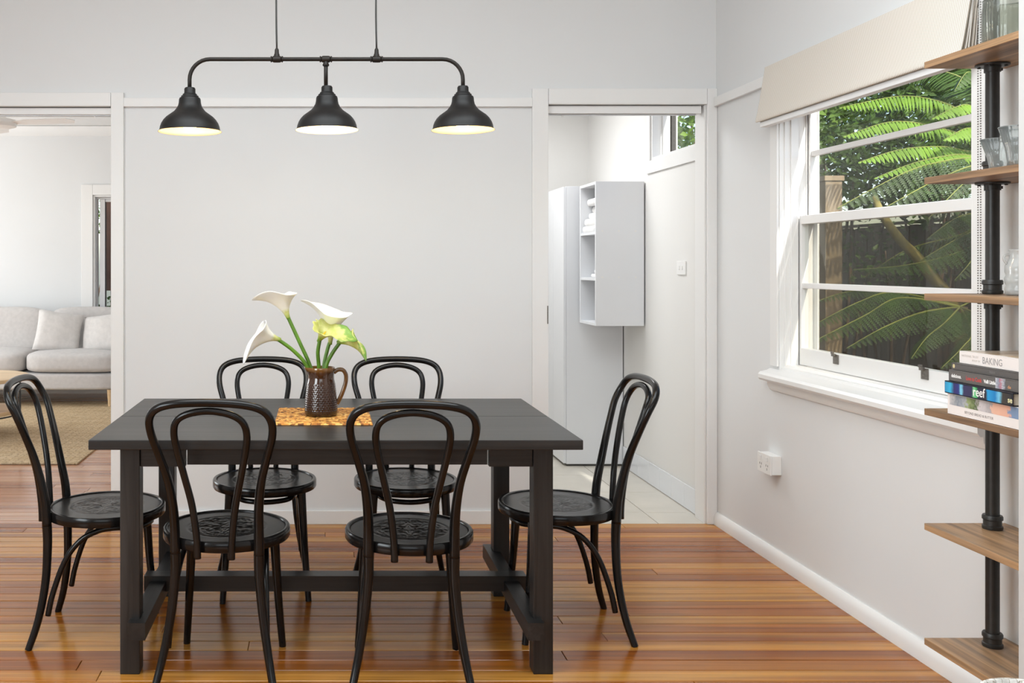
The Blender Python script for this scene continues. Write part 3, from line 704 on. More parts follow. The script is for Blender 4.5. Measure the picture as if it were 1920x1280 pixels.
lily('calla_lily', 'white calla lily on the tall stem left of centre, wide cup tilted up', J(541,597,.01), J(523,555,.012), Vector((-1,-.35,.0)), .112, .067,
     [J(596,748), J(583,690,.0), J(561,640,.005)], 'petal', .28, .06, .95)
lily('calla_lily', 'large white calla lily at the upper right of the bunch, opened wide', J(619,646,.03), J(621,580,.030), Vector((-.85,.35,.25)), .155, .086,
     [J(606,748), J(607,690,.02), J(614,655,.03)], 'petal', .25, .08, .50)
lily('calla_lily', 'yellow-green fading calla lily at the front of the bunch, rim curled', J(597,640,-.03), J(615,612,-.062), Vector((1,-.35,-.45)), .092, .060,
     [J(600,748,-.01), J(598,690,-.02), J(596,660,-.03)], 'petal_green', .55, .22, 1.0, 1)
lily('calla_lily', 'small yellow-green calla lily drooping at the right side of the bunch', J(632,642,-.02), J(664,636,-.03), Vector((.45,-.35,-.95)), .090, .042,
     [J(608,748,-.01), J(611,690,-.02), J(622,664,-.02)], 'petal_green', .8, .05, .5, .6)
# ================================================================== BLIND
BY0, BY1 = 2.885, 4.25
bd = thing('roman_blind', 'striped beige roman blind folded up above the sash window', 'blind', (1.93, (BY0+BY1)/2, 2.0))
def bpart(name, pts, mat, thick=.0035, y0=BY0, y1=BY1, n=5, label=None):
    p = [Vector((x, 0, z)) for x, z in pts]; p = smoothpath(p, n); L = []; Rr = []
    for i in range(len(p)):
        t = (p[min(i+1, len(p)-1)]-p[max(i-1, 0)]).normalized(); nn = Vector((t.z, 0, -t.x))
        L.append(p[i]+nn*thick/2); Rr.append(p[i]-nn*thick/2)
    poly = [(q.x-1.93, q.z-2.0) for q in L]+[(q.x-1.93, q.z-2.0) for q in reversed(Rr)]
    return MB().extrude(poly, 1, y0-(BY0+BY1)/2, y1-(BY0+BY1)/2).build(name, M[mat], bd, auto=60, label=label)
bpart('front_panel', [(1.925,2.147),(1.921,2.12),(1.911,2.06),(1.893,1.955),(1.884,1.915),(1.887,1.907)], 'blind')
bpart('fold', [(1.931,2.147),(1.928,2.11),(1.920,2.05),(1.906,1.95),(1.900,1.915),(1.905,1.909),(1.911,1.93),(1.922,2.05),(1.933,2.13)], 'blind', .003, BY0+.004, BY1-.004)
bpart('fold', [(1.937,2.147),(1.935,2.12),(1.930,2.06),(1.917,1.96),(1.913,1.92),(1.919,1.912),(1.926,1.94),(1.936,2.05),(1.940,2.13)], 'blind', .003, BY0+.008, BY1-.008)
bpart('fold', [(1.9425,2.147),(1.9445,2.125),(1.9405,2.10),(1.9425,2.07),(1.937,2.04),(1.931,1.98),(1.928,1.93),(1.933,1.925),(1.938,1.96),(1.9435,2.05)], 'blind', .003, BY0+.012, BY1-.012)
MB().box((1.8975-1.93,BY0+.01-(BY0+BY1)/2,1.884-2.0),(1.930-1.93,BY1-.01-(BY0+BY1)/2,1.9055-2.0)).build('bottom_bar', M['blind_white'], bd, bevel=.002)
MB().box((1.946-1.93,BY0+.01-(BY0+BY1)/2,2.120-2.0),(1.956-1.93,BY1-.01-(BY0+BY1)/2,2.146-2.0)).build('head_rail', M['blind_white'], bd, bevel=.002)
# bead chain: two runs down to a tensioner on the wall
ch = MB()
cy = 2.895-(BY0+BY1)/2; cx0 = 1.950-1.93
zz = 2.14
while zz > .985:
    for dy in (0, -.012 if zz > 1.0 else 0):
        ch.sphere((cx0-.004, cy+dy+.006, zz-2.0), .0022, 6, 4)
    zz -= .0075
ch.build('bead_chain', M['catch'], bd, smooth=True, kind='stuff')
MB().box((1.944-1.93,cy-.014,.93-2),(1.9465-1.93,cy+.014,.985-2)).extrude([(1.93-1.93,.885-2),(1.946-1.93,.88-2),(1.946-1.93,.985-2),(1.938-1.93,.985-2)], 1, cy-.006, cy+.006).build('chain_tensioner', M['catch'], bd, bevel=.001)

# ================================================================== PIPE SHELF
SX0, SY0, SY1 = 1.724, 2.306, 2.80
SZ = [.218, .547, .876, 1.205, 1.537, 1.868]
ps = thing('pipe_shelf', 'industrial shelf unit of black pipe and rough wooden boards by the window', 'shelf', (1.86, 2.55, 0))
po = (1.86, 2.55, 0)
def pb(a, b): return [p-q for p, q in zip(a, po)], [p-q for p, q in zip(b, po)]
for z in SZ:
    a, b = pb((SX0,SY0,z-.019),(XR-.001,SY1,z)); MB().box(a, b).build('shelf_board', M['shelf_wood'], ps, bevel=.0015)
PX, PYS = 1.8755, (2.735, 2.36)
for py_ in PYS:
    zs = [0]+SZ+[2.20]
    for i in range(len(zs)-1):
        z0 = zs[i]+(.0005 if i else 0); z1 = zs[i+1]-(.0195 if i < len(SZ) else 0)
        MB().tube([(PX-po[0],py_-po[1],z0),(PX-po[0],py_-po[1],z1)], .0172, 20).build('pipe', M['black_metal'], ps, auto=40)
        if i:
            MB().lathe([(.0174,.0006),(.0245,.0006),(.0255,.004),(.0255,.010),(.0225,.012),(.0225,.026),(.0255,.028),(.0255,.036),(.0235,.040),(.0174,.040)], 24, (PX-po[0],py_-po[1],zs[i])).build('coupling', M['black_metal'], ps, auto=35)
        if i < len(SZ):
            zf = zs[i+1]-.0195
            fl = MB().lathe([(.0174,-.022),(.0205,-.022),(.0205,-.006),(.040,-.0055),(.042,-.004),(.042,-.0003),(.0174,-.0003)], 28, (PX-po[0],py_-po[1],zf))
            for k in range(4):
                aa = PI/4+k*PI/2
                fl.lathe([(.0001,-.009),(.004,-.009),(.0045,-.007),(.0045,-.005),(.0001,-.005)], 8, (PX-po[0]+.032*math.cos(aa), py_-po[1]+.032*math.sin(aa), zf))
            fl.box((PX-po[0]+.0165, py_-po[1]-.005, zf-.018), (PX-po[0]+.026, py_-po[1]+.003, zf-.010))
            fl.build('flange', M['black_metal'], ps, auto=35)

# ---- glassware on the shelves
def ribbed(name, label, x, y, z, prof, mat, ribs=28, amp=.035, group=None, cat='glass', n=112):
    t = thing(name, label, cat, (x, y, z+.0006), 0, group)
    def wb(a, zz): return 1+amp*(abs(math.sin(a*ribs/2))-.5)
    MB().lathe(prof, n, wob=wb).build('bowl', M[mat], t, smooth=True)
    rp = prof[max(range(len(prof)), key=lambda i: prof[i][1])]
    ring = [(rp[0]*math.cos(2*PI*k/48), rp[0]*math.sin(2*PI*k/48), rp[1]) for k in range(48)]
    MB().tube(ring, .0016, 6, closed=True).build('rim', M['glass_clear'], t, smooth=True)
    return t
def tumbler(r0, r1, r2, h, mid=.5, th=.003):
    o = [(.0005,0),(r0*.8,0),(r0,.004),(r0*1.0,h*.2),(r1,h*mid),(r2,h)]
    return o+[(r2-th,h-.001),(r1-th,h*mid),(r0-th,h*.2),(r0*.8,.010),(.0005,.009)]
bigp = [(.0005,0),(.045,0),(.060,.006),(.064,.02),(.064,.10),(.062,.118),(.062,.132),(.059,.132),(.0595,.118),(.061,.10),(.060,.02),(.05,.010),(.0005,.009)]
ribbed('ribbed_bowl', 'wide smoky ribbed glass bowl on the topmost shelf', 1.845, 2.62, SZ[5], bigp, 'glass_grey', 34, .03, cat='bowl')
ribbed('ribbed_glass', 'flared ribbed glass at the end of the second shelf beside the pipe', 1.832, 2.640, SZ[4], tumbler(.026,.030,.046,.088,.45), 'glass_clear', 26, .03, 'ribbed glasses on the second shelf')
ribbed('ribbed_glass', 'flared ribbed glass in the row behind, standing closest to the wall', 1.905, 2.640, SZ[4], tumbler(.026,.030,.044,.088,.45), 'glass_clear', 26, .03, 'ribbed glasses on the second shelf')
ribbed('ribbed_glass', 'taller ribbed glass half hidden by the white wall end on the second shelf', 1.812, 2.540, SZ[4], tumbler(.027,.031,.046,.108,.5), 'glass_clear', 26, .03, 'ribbed glasses on the second shelf')
gj = thing('glass_jug', 'pale glass jug with bulging rings and a small handle on the third shelf', 'jug', (1.858, 2.60, SZ[3]+.0006))
MB().lathe([(.0005,0),(.031,0),(.035,.004),(.036,.018),(.033,.026),(.036,.034),(.037,.046),(.033,.054),(.036,.062),(.0355,.078),(.029,.090),(.026,.098),(.026,.118),(.0275,.121),(.0265,.123),(.0235,.121),(.0235,.098),(.032,.076),(.0325,.010),(.0005,.008)], 40).build('body', M['glass_milky'], gj, smooth=True)
MB().tube(smoothpath([(-.024,.006,.108),(-.036,.009,.106),(-.038,.0095,.094),(-.031,.008,.084)], 5), .003, 8).build('handle', M['glass_milky'], gj, smooth=True)

# ================================================================== BOOKS
def pmat(name, rgb, rough=.35): return plain(name, rgb, rough, noise=.02)
PAGES = plain('book_pages', (226,216,198), .9, noise=.06, nscale=300)
def text(body, size, x, y, z, mat, parent, bold=0.0, name='lettering', shear=0, squeeze=1.0, align='LEFT', o0=(0,0,0)):
    """lettering on a spine that faces -x and reads along -y"""
    cu = bpy.data.curves.new(name, 'FONT'); cu.body = body; cu.size = size; cu.extrude = .0001; cu.offset = bold; cu.shear = shear; cu.align_x = align; cu.resolution_u = 3
    tmp = bpy.data.objects.new('tmp', cu); C.objects.link(tmp)
    me = bpy.data.meshes.new_from_object(tmp.evaluated_get(bpy.context.evaluated_depsgraph_get()))
    bpy.data.objects.remove(tmp); me.name = name
    me.materials.clear(); me.materials.append(mat)
    rot = Matrix(((0,0,-1),(-1,0,0),(0,1,0))).to_4x4()
    me.transform(Matrix.Translation((x-o0[0], y-o0[1], z-o0[2])) @ rot @ Matrix.Diagonal((squeeze,1,1,1)))
    o = bpy.data.objects.new(name, me); C.objects.link(o); o.parent = parent
    return o
def zone(name, stops, axis_lo, axis_hi, noise=.0, nscale=60, zsplit=None):
    """printed picture: colour patches along the spine (object y), broken up by noise"""
    k = N(name); tc = k.n('ShaderNodeTexCoord'); sx = k.n('ShaderNodeSeparateXYZ'); k.l(tc, 'Object', sx, 0)
    nz = k.n('ShaderNodeTexNoise'); nz.inputs['Scale'].default_value = nscale; nz.inputs['Detail'].default_value = 4; k.l(tc, 'Object', nz, 0)
    mr = k.n('ShaderNodeMapRange'); mr.inputs[1].default_value = axis_lo; mr.inputs[2].default_value = axis_hi; k.l(sx, 1, mr, 0)
    ma = k.n('ShaderNodeMath', operation='MULTIPLY_ADD'); ma.inputs[1].default_value = noise; k.l(nz, 0, ma, 0)
    sb = k.n('ShaderNodeMath', operation='SUBTRACT'); k.l(mr, 0, sb, 0); sb.inputs[1].default_value = noise*.5; k.l(sb, 0, ma, 2)
    r = k.ramp(stops); k.l(ma, 0, r, 0); k.l(r, 0, k.b, 'Base Color'); k.set(Roughness=.3)
    return k.m
BL0 = SZ[2]+.0008
def book(label, x0, y1, z0, w, L, th, cover, rz=0, spine=None):
    """lying book, spine on the -x side; its own origin at the spine's far lower corner"""
    t = thing('book', label, 'book', (x0, y1, z0), math.radians(rz), 'cookbooks stacked on the shelf under the window')
    MB().box((0,-L,0),(w,0,.0028)).box((0,-L,th-.0028),(w,0,th)).box((0,-L,.0028),(.003,0,th-.0028)).build('cover', cover, t, bevel=.0008, seg=1)
    MB().box((.0035,-L+.004,.003),(w-.004,-.004,th-.003)).build('pages', PAGES, t)
    return t
WH = pmat('white_dust_jacket', (232,224,220)); CH = pmat('charcoal_cover', (88,84,82)); CH2 = pmat('grey_brown_cover', (98,93,90)); BK = pmat('black_cover', (22,22,34))
INK = lambda n, c: plain(n, c, .5, noise=.01)
GREY, WHITE_I, RED_I, PALE, DARK_I = INK('grey_ink', (150,146,146)), INK('white_ink', (240,238,236)), INK('red_ink', (205,70,66)), INK('pale_ink', (200,192,186)), INK('brown_ink', (122,112,108))
z = BL0
h1 = .056
b1 = book('thick white cookbook with photo strip along its spine, bottom of the stack', 1.727, 2.700, z, .205, .285, h1, WH)
photo = zone('spine_photo', [(0,(.20,.28,.42)),(.10,(.22,.30,.46)),(.13,(.78,.42,.30)),(.36,(.80,.47,.34)),(.38,(.40,.37,.38)),(.47,(.55,.50,.50)),(.54,(.62,.56,.57)),(.60,(.08,.12,.035)),(.72,(.30,.36,.16)),(.76,(.42,.43,.46)),(.88,(.22,.25,.29)),(1,(.55,.52,.52))], -.275, -.012, .22, 90)
MB().box((-.0004,-.276,.026),(-.00005,-.010,.0545)).build('spine_picture', photo, b1)
text('BEYOND BREAD & BUTTER', .0098, -.0002, -.072, .0105, DARK_I, b1, squeeze=.95)
# blue one
z += h1+.0006; h2 = .034
b2 = book('blue and black cookbook with a white one-word spine title, second from the bottom', 1.722, 2.705, z, .20, .275, h2, BK, -1.2)
reef = zone('spine_reef_picture', [(0,(.03,.03,.035)),(.12,(.05,.04,.03)),(.17,(.18,.52,.72)),(.22,(.01,.20,.50)),(.33,(.02,.30,.62)),(.36,(.022,.022,.04)),(.47,(.03,.025,.05)),(.50,(.05,.38,.12)),(.54,(.22,.62,.30)),(.57,(.03,.025,.08)),(.70,(.03,.025,.09)),(.74,(.22,.60,.80)),(.78,(.02,.03,.20)),(.86,(.03,.02,.12)),(.92,(.04,.45,.72)),(1,(.02,.25,.50))], -.270, -.004, .045, 60)
MB().box((-.0004,-.272,.003),(-.00005,-.002,.031)).build('spine_picture', reef, b2)
text('reef', .034, -.0006, -.122, .008, WHITE_I, b2, .0003, squeeze=.88)
text('se', .020, -.0006, -.258, .009, INK('cream_ink', (226,218,170)), b2, .0004)
# grey with red title
z += h2+.0006; h3 = .030
b3 = book('dark grey cookbook with red handwritten spine title, middle of the stack', 1.730, 2.700, z, .20, .28, h3, CH2, .6)
text('delicious.', .0135, -.0003, -.012, .0105, WHITE_I, b3, .0004, squeeze=.82)
text('Love to Cook', .0150, -.0003, -.072, .0095, RED_I, b3, .0003, squeeze=.72)
text('Valli Little', .0125, -.0003, -.142, .0100, WHITE_I, b3, .0005, squeeze=.88)
pat = zone('spine_floral', [(0,(.16,.16,.18)),(.3,(.5,.5,.55)),(.5,(.45,.16,.20)),(.7,(.25,.27,.34)),(1,(.5,.5,.54))], -.222, -.186, 1.0, 220)
MB().box((-.0004,-.222,.0015),(-.00005,-.186,.0285)).build('spine_picture', pat, b3)
text('de', .012, -.0003, -.230, .006, INK('orange_ink', (210,150,110)), b3, .0003)
# thin charcoal
z += h3+.0006; h4 = .019
b4 = book('thin charcoal cookbook with a small gold emblem on the spine, second from the top', 1.736, 2.697, z, .19, .275, h4, CH, .4)
em = MB().lathe([(.0001,-.0001),(.0045,-.0001),(.0045,.0001),(.0001,.0001)], 16); em.v = [(-.0002+v[2], -.0105+v[0], .0100+v[1]*1.25) for v in em.v]
em.build('emblem', INK('gold_ink', (215,200,150)), b4)
text('Italian', .0105, -.0003, -.152, .0062, INK('dim_ink', (128,124,122)), b4, squeeze=.9)
# white top
z += h4+.0006; h5 = .033
b5 = book('white baking book with pale grey spine lettering, top of the stack', 1.748, 2.682, z, .185, .262, h5, WH, -1.0)
text('BAKING', .0255, -.0003, -.096, .0075, GREY, b5, squeeze=.85)
text('NATIONAL TRUST', .0085, -.0003, -.010, .0190, PALE, b5)
text('BOOK OF', .0075, -.0003, -.054, .0090, PALE, b5)
top = zone('cover_bread_photo', [(0,(.42,.26,.10)),(.3,(.62,.44,.26)),(.45,(.72,.62,.50)),(.6,(.45,.30,.17)),(.8,(.68,.55,.42)),(1,(.62,.52,.42))], -.255, -.005, .5, 28)
MB().box((.012,-.258,h5+.00005),(.180,-.006,h5+.0005)).build('cover_picture', top, b5)

# ================================================================== WALL FITTINGS
sw = thing('light_switch', 'white double light switch plate on the laundry wall', 'switch', (XL2, 5.234, EYE-(502-CY)/F*5.234))
MB().box((-.008,-.062,-.037),(-.0005,.062,.037)).build('plate', M['white_plastic'], sw, bevel=.002)
for dy in (-.022, .022): MB().box((-.0115,dy-.007,-.010),(-.0082,dy+.007,.010)).build('rocker', M['white_plastic'], sw, bevel=.001)
oy = 4.225; oz = EYE-(868-CY)/F*4.225
pp = thing('power_outlet', 'white double power point mounted low on the wall under the window', 'outlet', (XR, oy, oz))
MB().box((-.042,-.060,-.040),(-.0005,.060,.040)).build('mounting_box', M['white_plastic'], pp, bevel=.002)
MB().box((-.050,-.062,-.042),(-.0425,.062,.042)).build('plate', M['white_plastic'], pp, bevel=.002)
for dy in (-.030, .030):
    MB().box((-.0540,dy-.008,.012),(-.0502,dy+.008,.030)).build('rocker', M['white_plastic'], pp, bevel=.001)
    MB().box((-.0506,dy-.010,-.010),(-.0501,dy-.007,-.001)).box((-.0506,dy+.007,-.010),(-.0501,dy+.010,-.001)).box((-.0506,dy-.0015,-.026),(-.0501,dy+.0015,-.016)).build('pin_slot', M['dark_slot'], pp)

# ================================================================== LAUNDRY CABINETS, TOWELS
tc = thing('tall_cabinet', 'tall white laminate cabinet standing at the back of the laundry', 'cabinet', (1.72, 6.53, 0))
tco = (1.72, 6.53, 0)
def tb_(name, a, b, mat='white_lam'): return MB().box([p-q for p, q in zip(a, tco)], [p-q for p, q in zip(b, tco)]).build(name, M[mat], tc, bevel=.001)
tb_('carcass', (1.557,6.247,.014), (1.918,6.82,1.791)); tb_('door', (1.539,6.250,.018), (1.556,6.532,1.788)); tb_('door', (1.539,6.536,.018), (1.556,6.818,1.788))
tb_('plinth', (1.56,6.256,0), (1.91,6.81,.0138), 'dark_slot')
ux0, ux1, uy0, uy1, uz0, uz1 = 1.627, 1.916, 5.828, 6.190, .923, 1.786
uo = (1.77, 6.0, uz0)
uc = thing('wall_cabinet', 'open white wall cabinet holding folded towels, hung in the laundry', 'cabinet', uo)
def ub(name, a, b, mat='white_lam', bevel=.001): return MB().box([p-q for p, q in zip(a, uo)], [p-q for p, q in zip(b, uo)]).build(name, M[mat], uc, bevel=bevel)
ub('side_panel', (ux0,uy0,uz0),(ux1,uy0+.016,uz1)); ub('side_panel', (ux0,uy1-.016,uz0),(ux1,uy1,uz1))
ub('base_panel', (ux0,uy0+.0165,uz0),(ux1,uy1-.0165,uz0+.016)); ub('top_panel', (ux0,uy0+.0165,uz1-.016),(ux1,uy1-.0165,uz1))
ub('back_panel', (ux1-.008,uy0+.0165,uz0+.0165),(ux1,uy1-.0165,uz1-.0165))
shz = (1.209, 1.487)
for zz in shz: ub('shelf_board', (ux0+.002,uy0+.0165,zz-.016),(ux1-.0085,uy1-.0165,zz))
for zz in (1.214, 1.49):
    for xx in (1.667, 1.765, 1.865):
        c = MB().lathe([(.0001,-.0008),(.006,-.0008),(.006,0),(.0001,0)], 12); c.v = [(xx+v[0]-uo[0], uy0+v[2]-uo[1], zz+v[1]-uo[2]) for v in c.v]
        c.build('screw_cap', M['white_plastic'], uc)
def towel(x, y, z, w, d, h, label, rolled=False, rz=0):
    t = MB(); n = 14
    # folded stack profile: rounded fold at the front (-x), layered edge behind
    poly = [(w/2,0),(-w/2+h*.3,0)]+[(-w/2+h*.3-h*.5*math.sin(PI*k/8)*.6-.0, h*.5-h*.5*math.cos(PI*k/8)) for k in range(1, 8)]+[(-w/2+h*.3,h),(w/2,h)]
    t.extrude(poly, 1, -d/2, d/2)
    o = t.build('folded_towel', M['towel'], bevel=min(.008, h*.2), auto=60)
    o.location = (x, y, z); o.rotation_euler = (0,0,math.radians(rz))
    return tag(o, label, 'towel', 'folded white towels in the wall cabinet')
zz = shz[1]+.001
for i, (h, w_, lab) in enumerate([(.040,.262,'thick folded white towel at the bottom of the tall pile, upper shelf'), (.046,.250,'white towel second from the bottom of the tall pile, upper shelf'), (.036,.222,'white towel in the middle of the tall pile, upper shelf'),
                                  (.042,.205,'short white towel second from the top of the tall pile, upper shelf'), (.044,.238,'rounded white towel on top of the tall pile, upper shelf')]):
    towel(1.900-w_/2, 6.040, zz, w_, .25, h, lab, rz=random.uniform(-2, 2)); zz += h+.0012
zz = shz[0]+.001
for i, (h, w_, lab) in enumerate([(.022,.235,'thin white face cloth at the bottom of the small pile, middle shelf'), (.026,.215,'white face cloth in the middle of the small pile, middle shelf'), (.026,.205,'white face cloth on top of the small pile, middle shelf')]):
    towel(1.900-w_/2, 5.99, zz, w_, .16, h, lab); zz += h+.0012
zz = uz0+.017
towel(1.900-.10, 5.97, zz, .20, .14, .05, 'small folded white towel alone on the lowest shelf of the cabinet')

# ================================================================== LIVING ROOM
def pillow_mesh(w, h, t, n=16, pinch=.10, wr=.006):
    vs = []; fs = []
    for sd in (1, -1):
        for i in range(n+1):
            for j in range(n+1):
                u = -1+2*i/n; v = -1+2*j/n
                e = ((1-abs(u)**2.6)*(1-abs(v)**2.6)); th = t/2*max(0, e)**.42
                k = 1-pinch*(1-abs(v)**2)*abs(u)**3*.6; k2 = 1-pinch*(1-abs(u)**2)*abs(v)**3*.6
                th += wr*math.sin(5*u+3*v)*math.sin(4*v-2*u)*min(1, e*3)
                vs.append((u*w/2*k, sd*th, v*h/2*k2))
    m = (n+1)*(n+1)
    for s_ in range(2):
        for i in range(n):
            for j in range(n):
                a = s_*m+i*(n+1)+j; fs.append((a, a+1, a+n+2, a+n+1))
    return MB().add(vs, fs)
def soft_box(name, w, d, h, mat, parent, loc, puff=.02, rx=0, n=10, p=7, label=None):
    """upholstered cushion: a superellipsoid box with crowned faces"""
    bm = bmesh.new(); bmesh.ops.create_cube(bm, size=2); bmesh.ops.subdivide_edges(bm, edges=bm.edges, cuts=n, use_grid_fill=True)
    for v in bm.verts:
        x, y, z = v.co; L = (abs(x)**p+abs(y)**p+abs(z)**p)**(1/p)
        q = Vector((x/L, y/L, z/L))
        q.z += puff/h*2*(1-q.x**2)*(1-q.y**2)*(1 if q.z > 0 else -.3)*abs(q.z)
        q.y += puff/d*(1-q.x**2)*(1-q.z**2)*(1 if q.y > 0 else -1)*abs(q.y)
        v.co = (q.x*w/2, q.y*d/2, q.z*h/2)
    me = bpy.data.meshes.new(name); bm.to_mesh(me); bm.free(); me.materials.append(M[mat])
    me.polygons.foreach_set('use_smooth', [True]*len(me.polygons))
    o = bpy.data.objects.new(name, me); C.objects.link(o); o.parent = parent; o.location = loc; o.rotation_euler = (rx,0,0)
    if label: o['label'] = label
    return o
sox, soy = -3.02, 9.20
so = thing('sofa', 'long light grey linen sofa on tapered oak legs in the living room', 'sofa', (sox, soy, 0))
RX = -1.83
soft_box('sofa_base', RX-(-4.25), .86, .150, 'sofa', so, ((RX-4.25)/2-sox, 9.21-soy, .235), .004, p=16)
soft_box('backrest', RX-(-4.25), .16, .50, 'sofa', so, ((RX-4.25)/2-sox, 9.585-soy, .555), .01, p=12)
cs = at(41, 680, 8.78).x
for a, b in ((-4.24, (cs-4.24)/2), ((cs-4.24)/2, cs), (cs, RX-.01)):
    soft_box('seat_cushion', b-a-.006, .70, .185, 'sofa', so, ((a+b)/2-sox, 9.12-soy, .405), .018, p=6)
bc = at(84, 620, 9.25).x
for a, b in ((-4.22, -3.42), (-3.41, bc), (bc+.012, RX-.02)):
    soft_box('back_cushion', b-a-.008, .20, .42, 'sofa', so, ((a+b)/2-sox, 9.40-soy, .665), .012, rx=math.radians(-8), p=5)
for x in (-4.15, at(206, 750, 8.80).x):
    for y in (8.815, 9.58):
        MB().tube([(x-sox,y-soy,.162),(x-sox,y-soy-.01,.0135 if y < 9 else 0)], [.030,.017], 12).build('leg', M['oak'], so, auto=50)
MB().tube([(-3.0-sox,8.9-soy,.162),(-3.0-sox,8.9-soy,.0135)], [.026,.026], 10).build('leg', M['dark_slot'], so, auto=50, label='black middle support leg')
def pillow(label, px, py, Y, w, h, t, rx, ry, rz):
    o = pillow_mesh(w, h, t).build('throw_pillow', M['pillow'], smooth=True)
    o.rotation_euler = (math.radians(rx), math.radians(ry), math.radians(rz)); o.location = at(px, py, Y)
    return tag(o, label, 'pillow', 'linen throw pillows on the grey sofa')
pillow('square pale linen pillow leaning in the middle of the grey sofa', 110, 622, 9.10, .42, .40, .17, -20, 9, 14)
pillow('pale linen pillow at the sofa end, cut off by the door frame', 193, 625, 9.12, .42, .38, .17, -20, -8, -18)
# rug
rg = MB().box((-3.7,6.29,0),(-1.585,9.10,.012)).build('rug', M['rug'], bevel=.004); rg.location = (0,0,.0012)
tag(rg, 'large natural jute rug on the living room floor under the sofa', 'rug')
# coffee table
cx, cyy = -2.66, 7.30
ct = thing('coffee_table', 'round two-tier oak coffee table with thin black legs on the jute rug', 'table', (cx, cyy, .0136))
def disc(z, r, name): return MB().lathe([(.001,z-.028),(r-.01,z-.028),(r,z-.024),(r,z-.004),(r-.004,z),(.001,z)], 48).build(name, M['oak'], ct, auto=35)
disc(.443, .445, 'tabletop'); disc(.195, .37, 'lower_shelf')
for k in range(4):
    a = PI/4*.35+k*PI/2; q = .375
    MB().tube([(q*math.cos(a),q*math.sin(a),.4145),(q*math.cos(a),q*math.sin(a),0)], .008, 8).build('leg', M['black_metal'], ct, auto=50)
MB().tube([(.375*math.cos(2*PI*k/40),.375*math.sin(2*PI*k/40),.158) for k in range(40)], .006, 6, closed=True).build('support_ring', M['black_metal'], ct, smooth=True)
# ceiling fan
fx, fy = at(0, 225, 7.25).x, 7.25
cf = thing('ceiling_fan', 'white ceiling fan on the living room ceiling', 'fan', (fx, fy, 2.674))
MB().lathe([(.001,0),(.07,0),(.065,-.04),(.02,-.05),(.016,-.28),(.06,-.295),(.115,-.31),(.125,-.335),(.115,-.36),(.07,-.372),(.001,-.375)], 32).build('motor', M['ceiling'], cf, auto=40)
for k in range(3):
    a = math.radians(-12+120*k)
    bl_ = MB().add([(.10,-.035,-.172),(.22,-.062,-.166),(.56,-.065,-.166),(.60,.0,-.172),(.57,.060,-.182),(.22,.055,-.182),(.10,.035,-.178),
                    (.10,-.035,-.166),(.22,-.062,-.160),(.56,-.065,-.160),(.60,.0,-.166),(.57,.060,-.176),(.22,.055,-.176),(.10,.035,-.172)],
                   [(6,5,4,3,2,1,0),(7,8,9,10,11,12,13)]+[(i,(i+1) % 7,7+(i+1) % 7,7+i) for i in range(7)])
    ca, sa = math.cos(a), math.sin(a); bl_.v = [(x*ca-y*sa, x*sa+y*ca, z-.162) for x, y, z in bl_.v]
    bl_.build('blade', M['ceiling'], cf)

# ================================================================== WOVEN BASKET (bottom right corner)
bk = thing('woven_basket', 'white woven rope basket just showing at the bottom right corner', 'basket', (1.32, 1.80, 0))
MB().lathe([(.001,.001),(.08,.001),(.094,.01),(.100,.10),(.104,.28),(.102,.46),(.099,.478),(.094,.486),(.088,.484),(.086,.47),(.088,.28),(.08,.02),(.001,.012)], 48).build('body', M['basket'], bk, smooth=True)
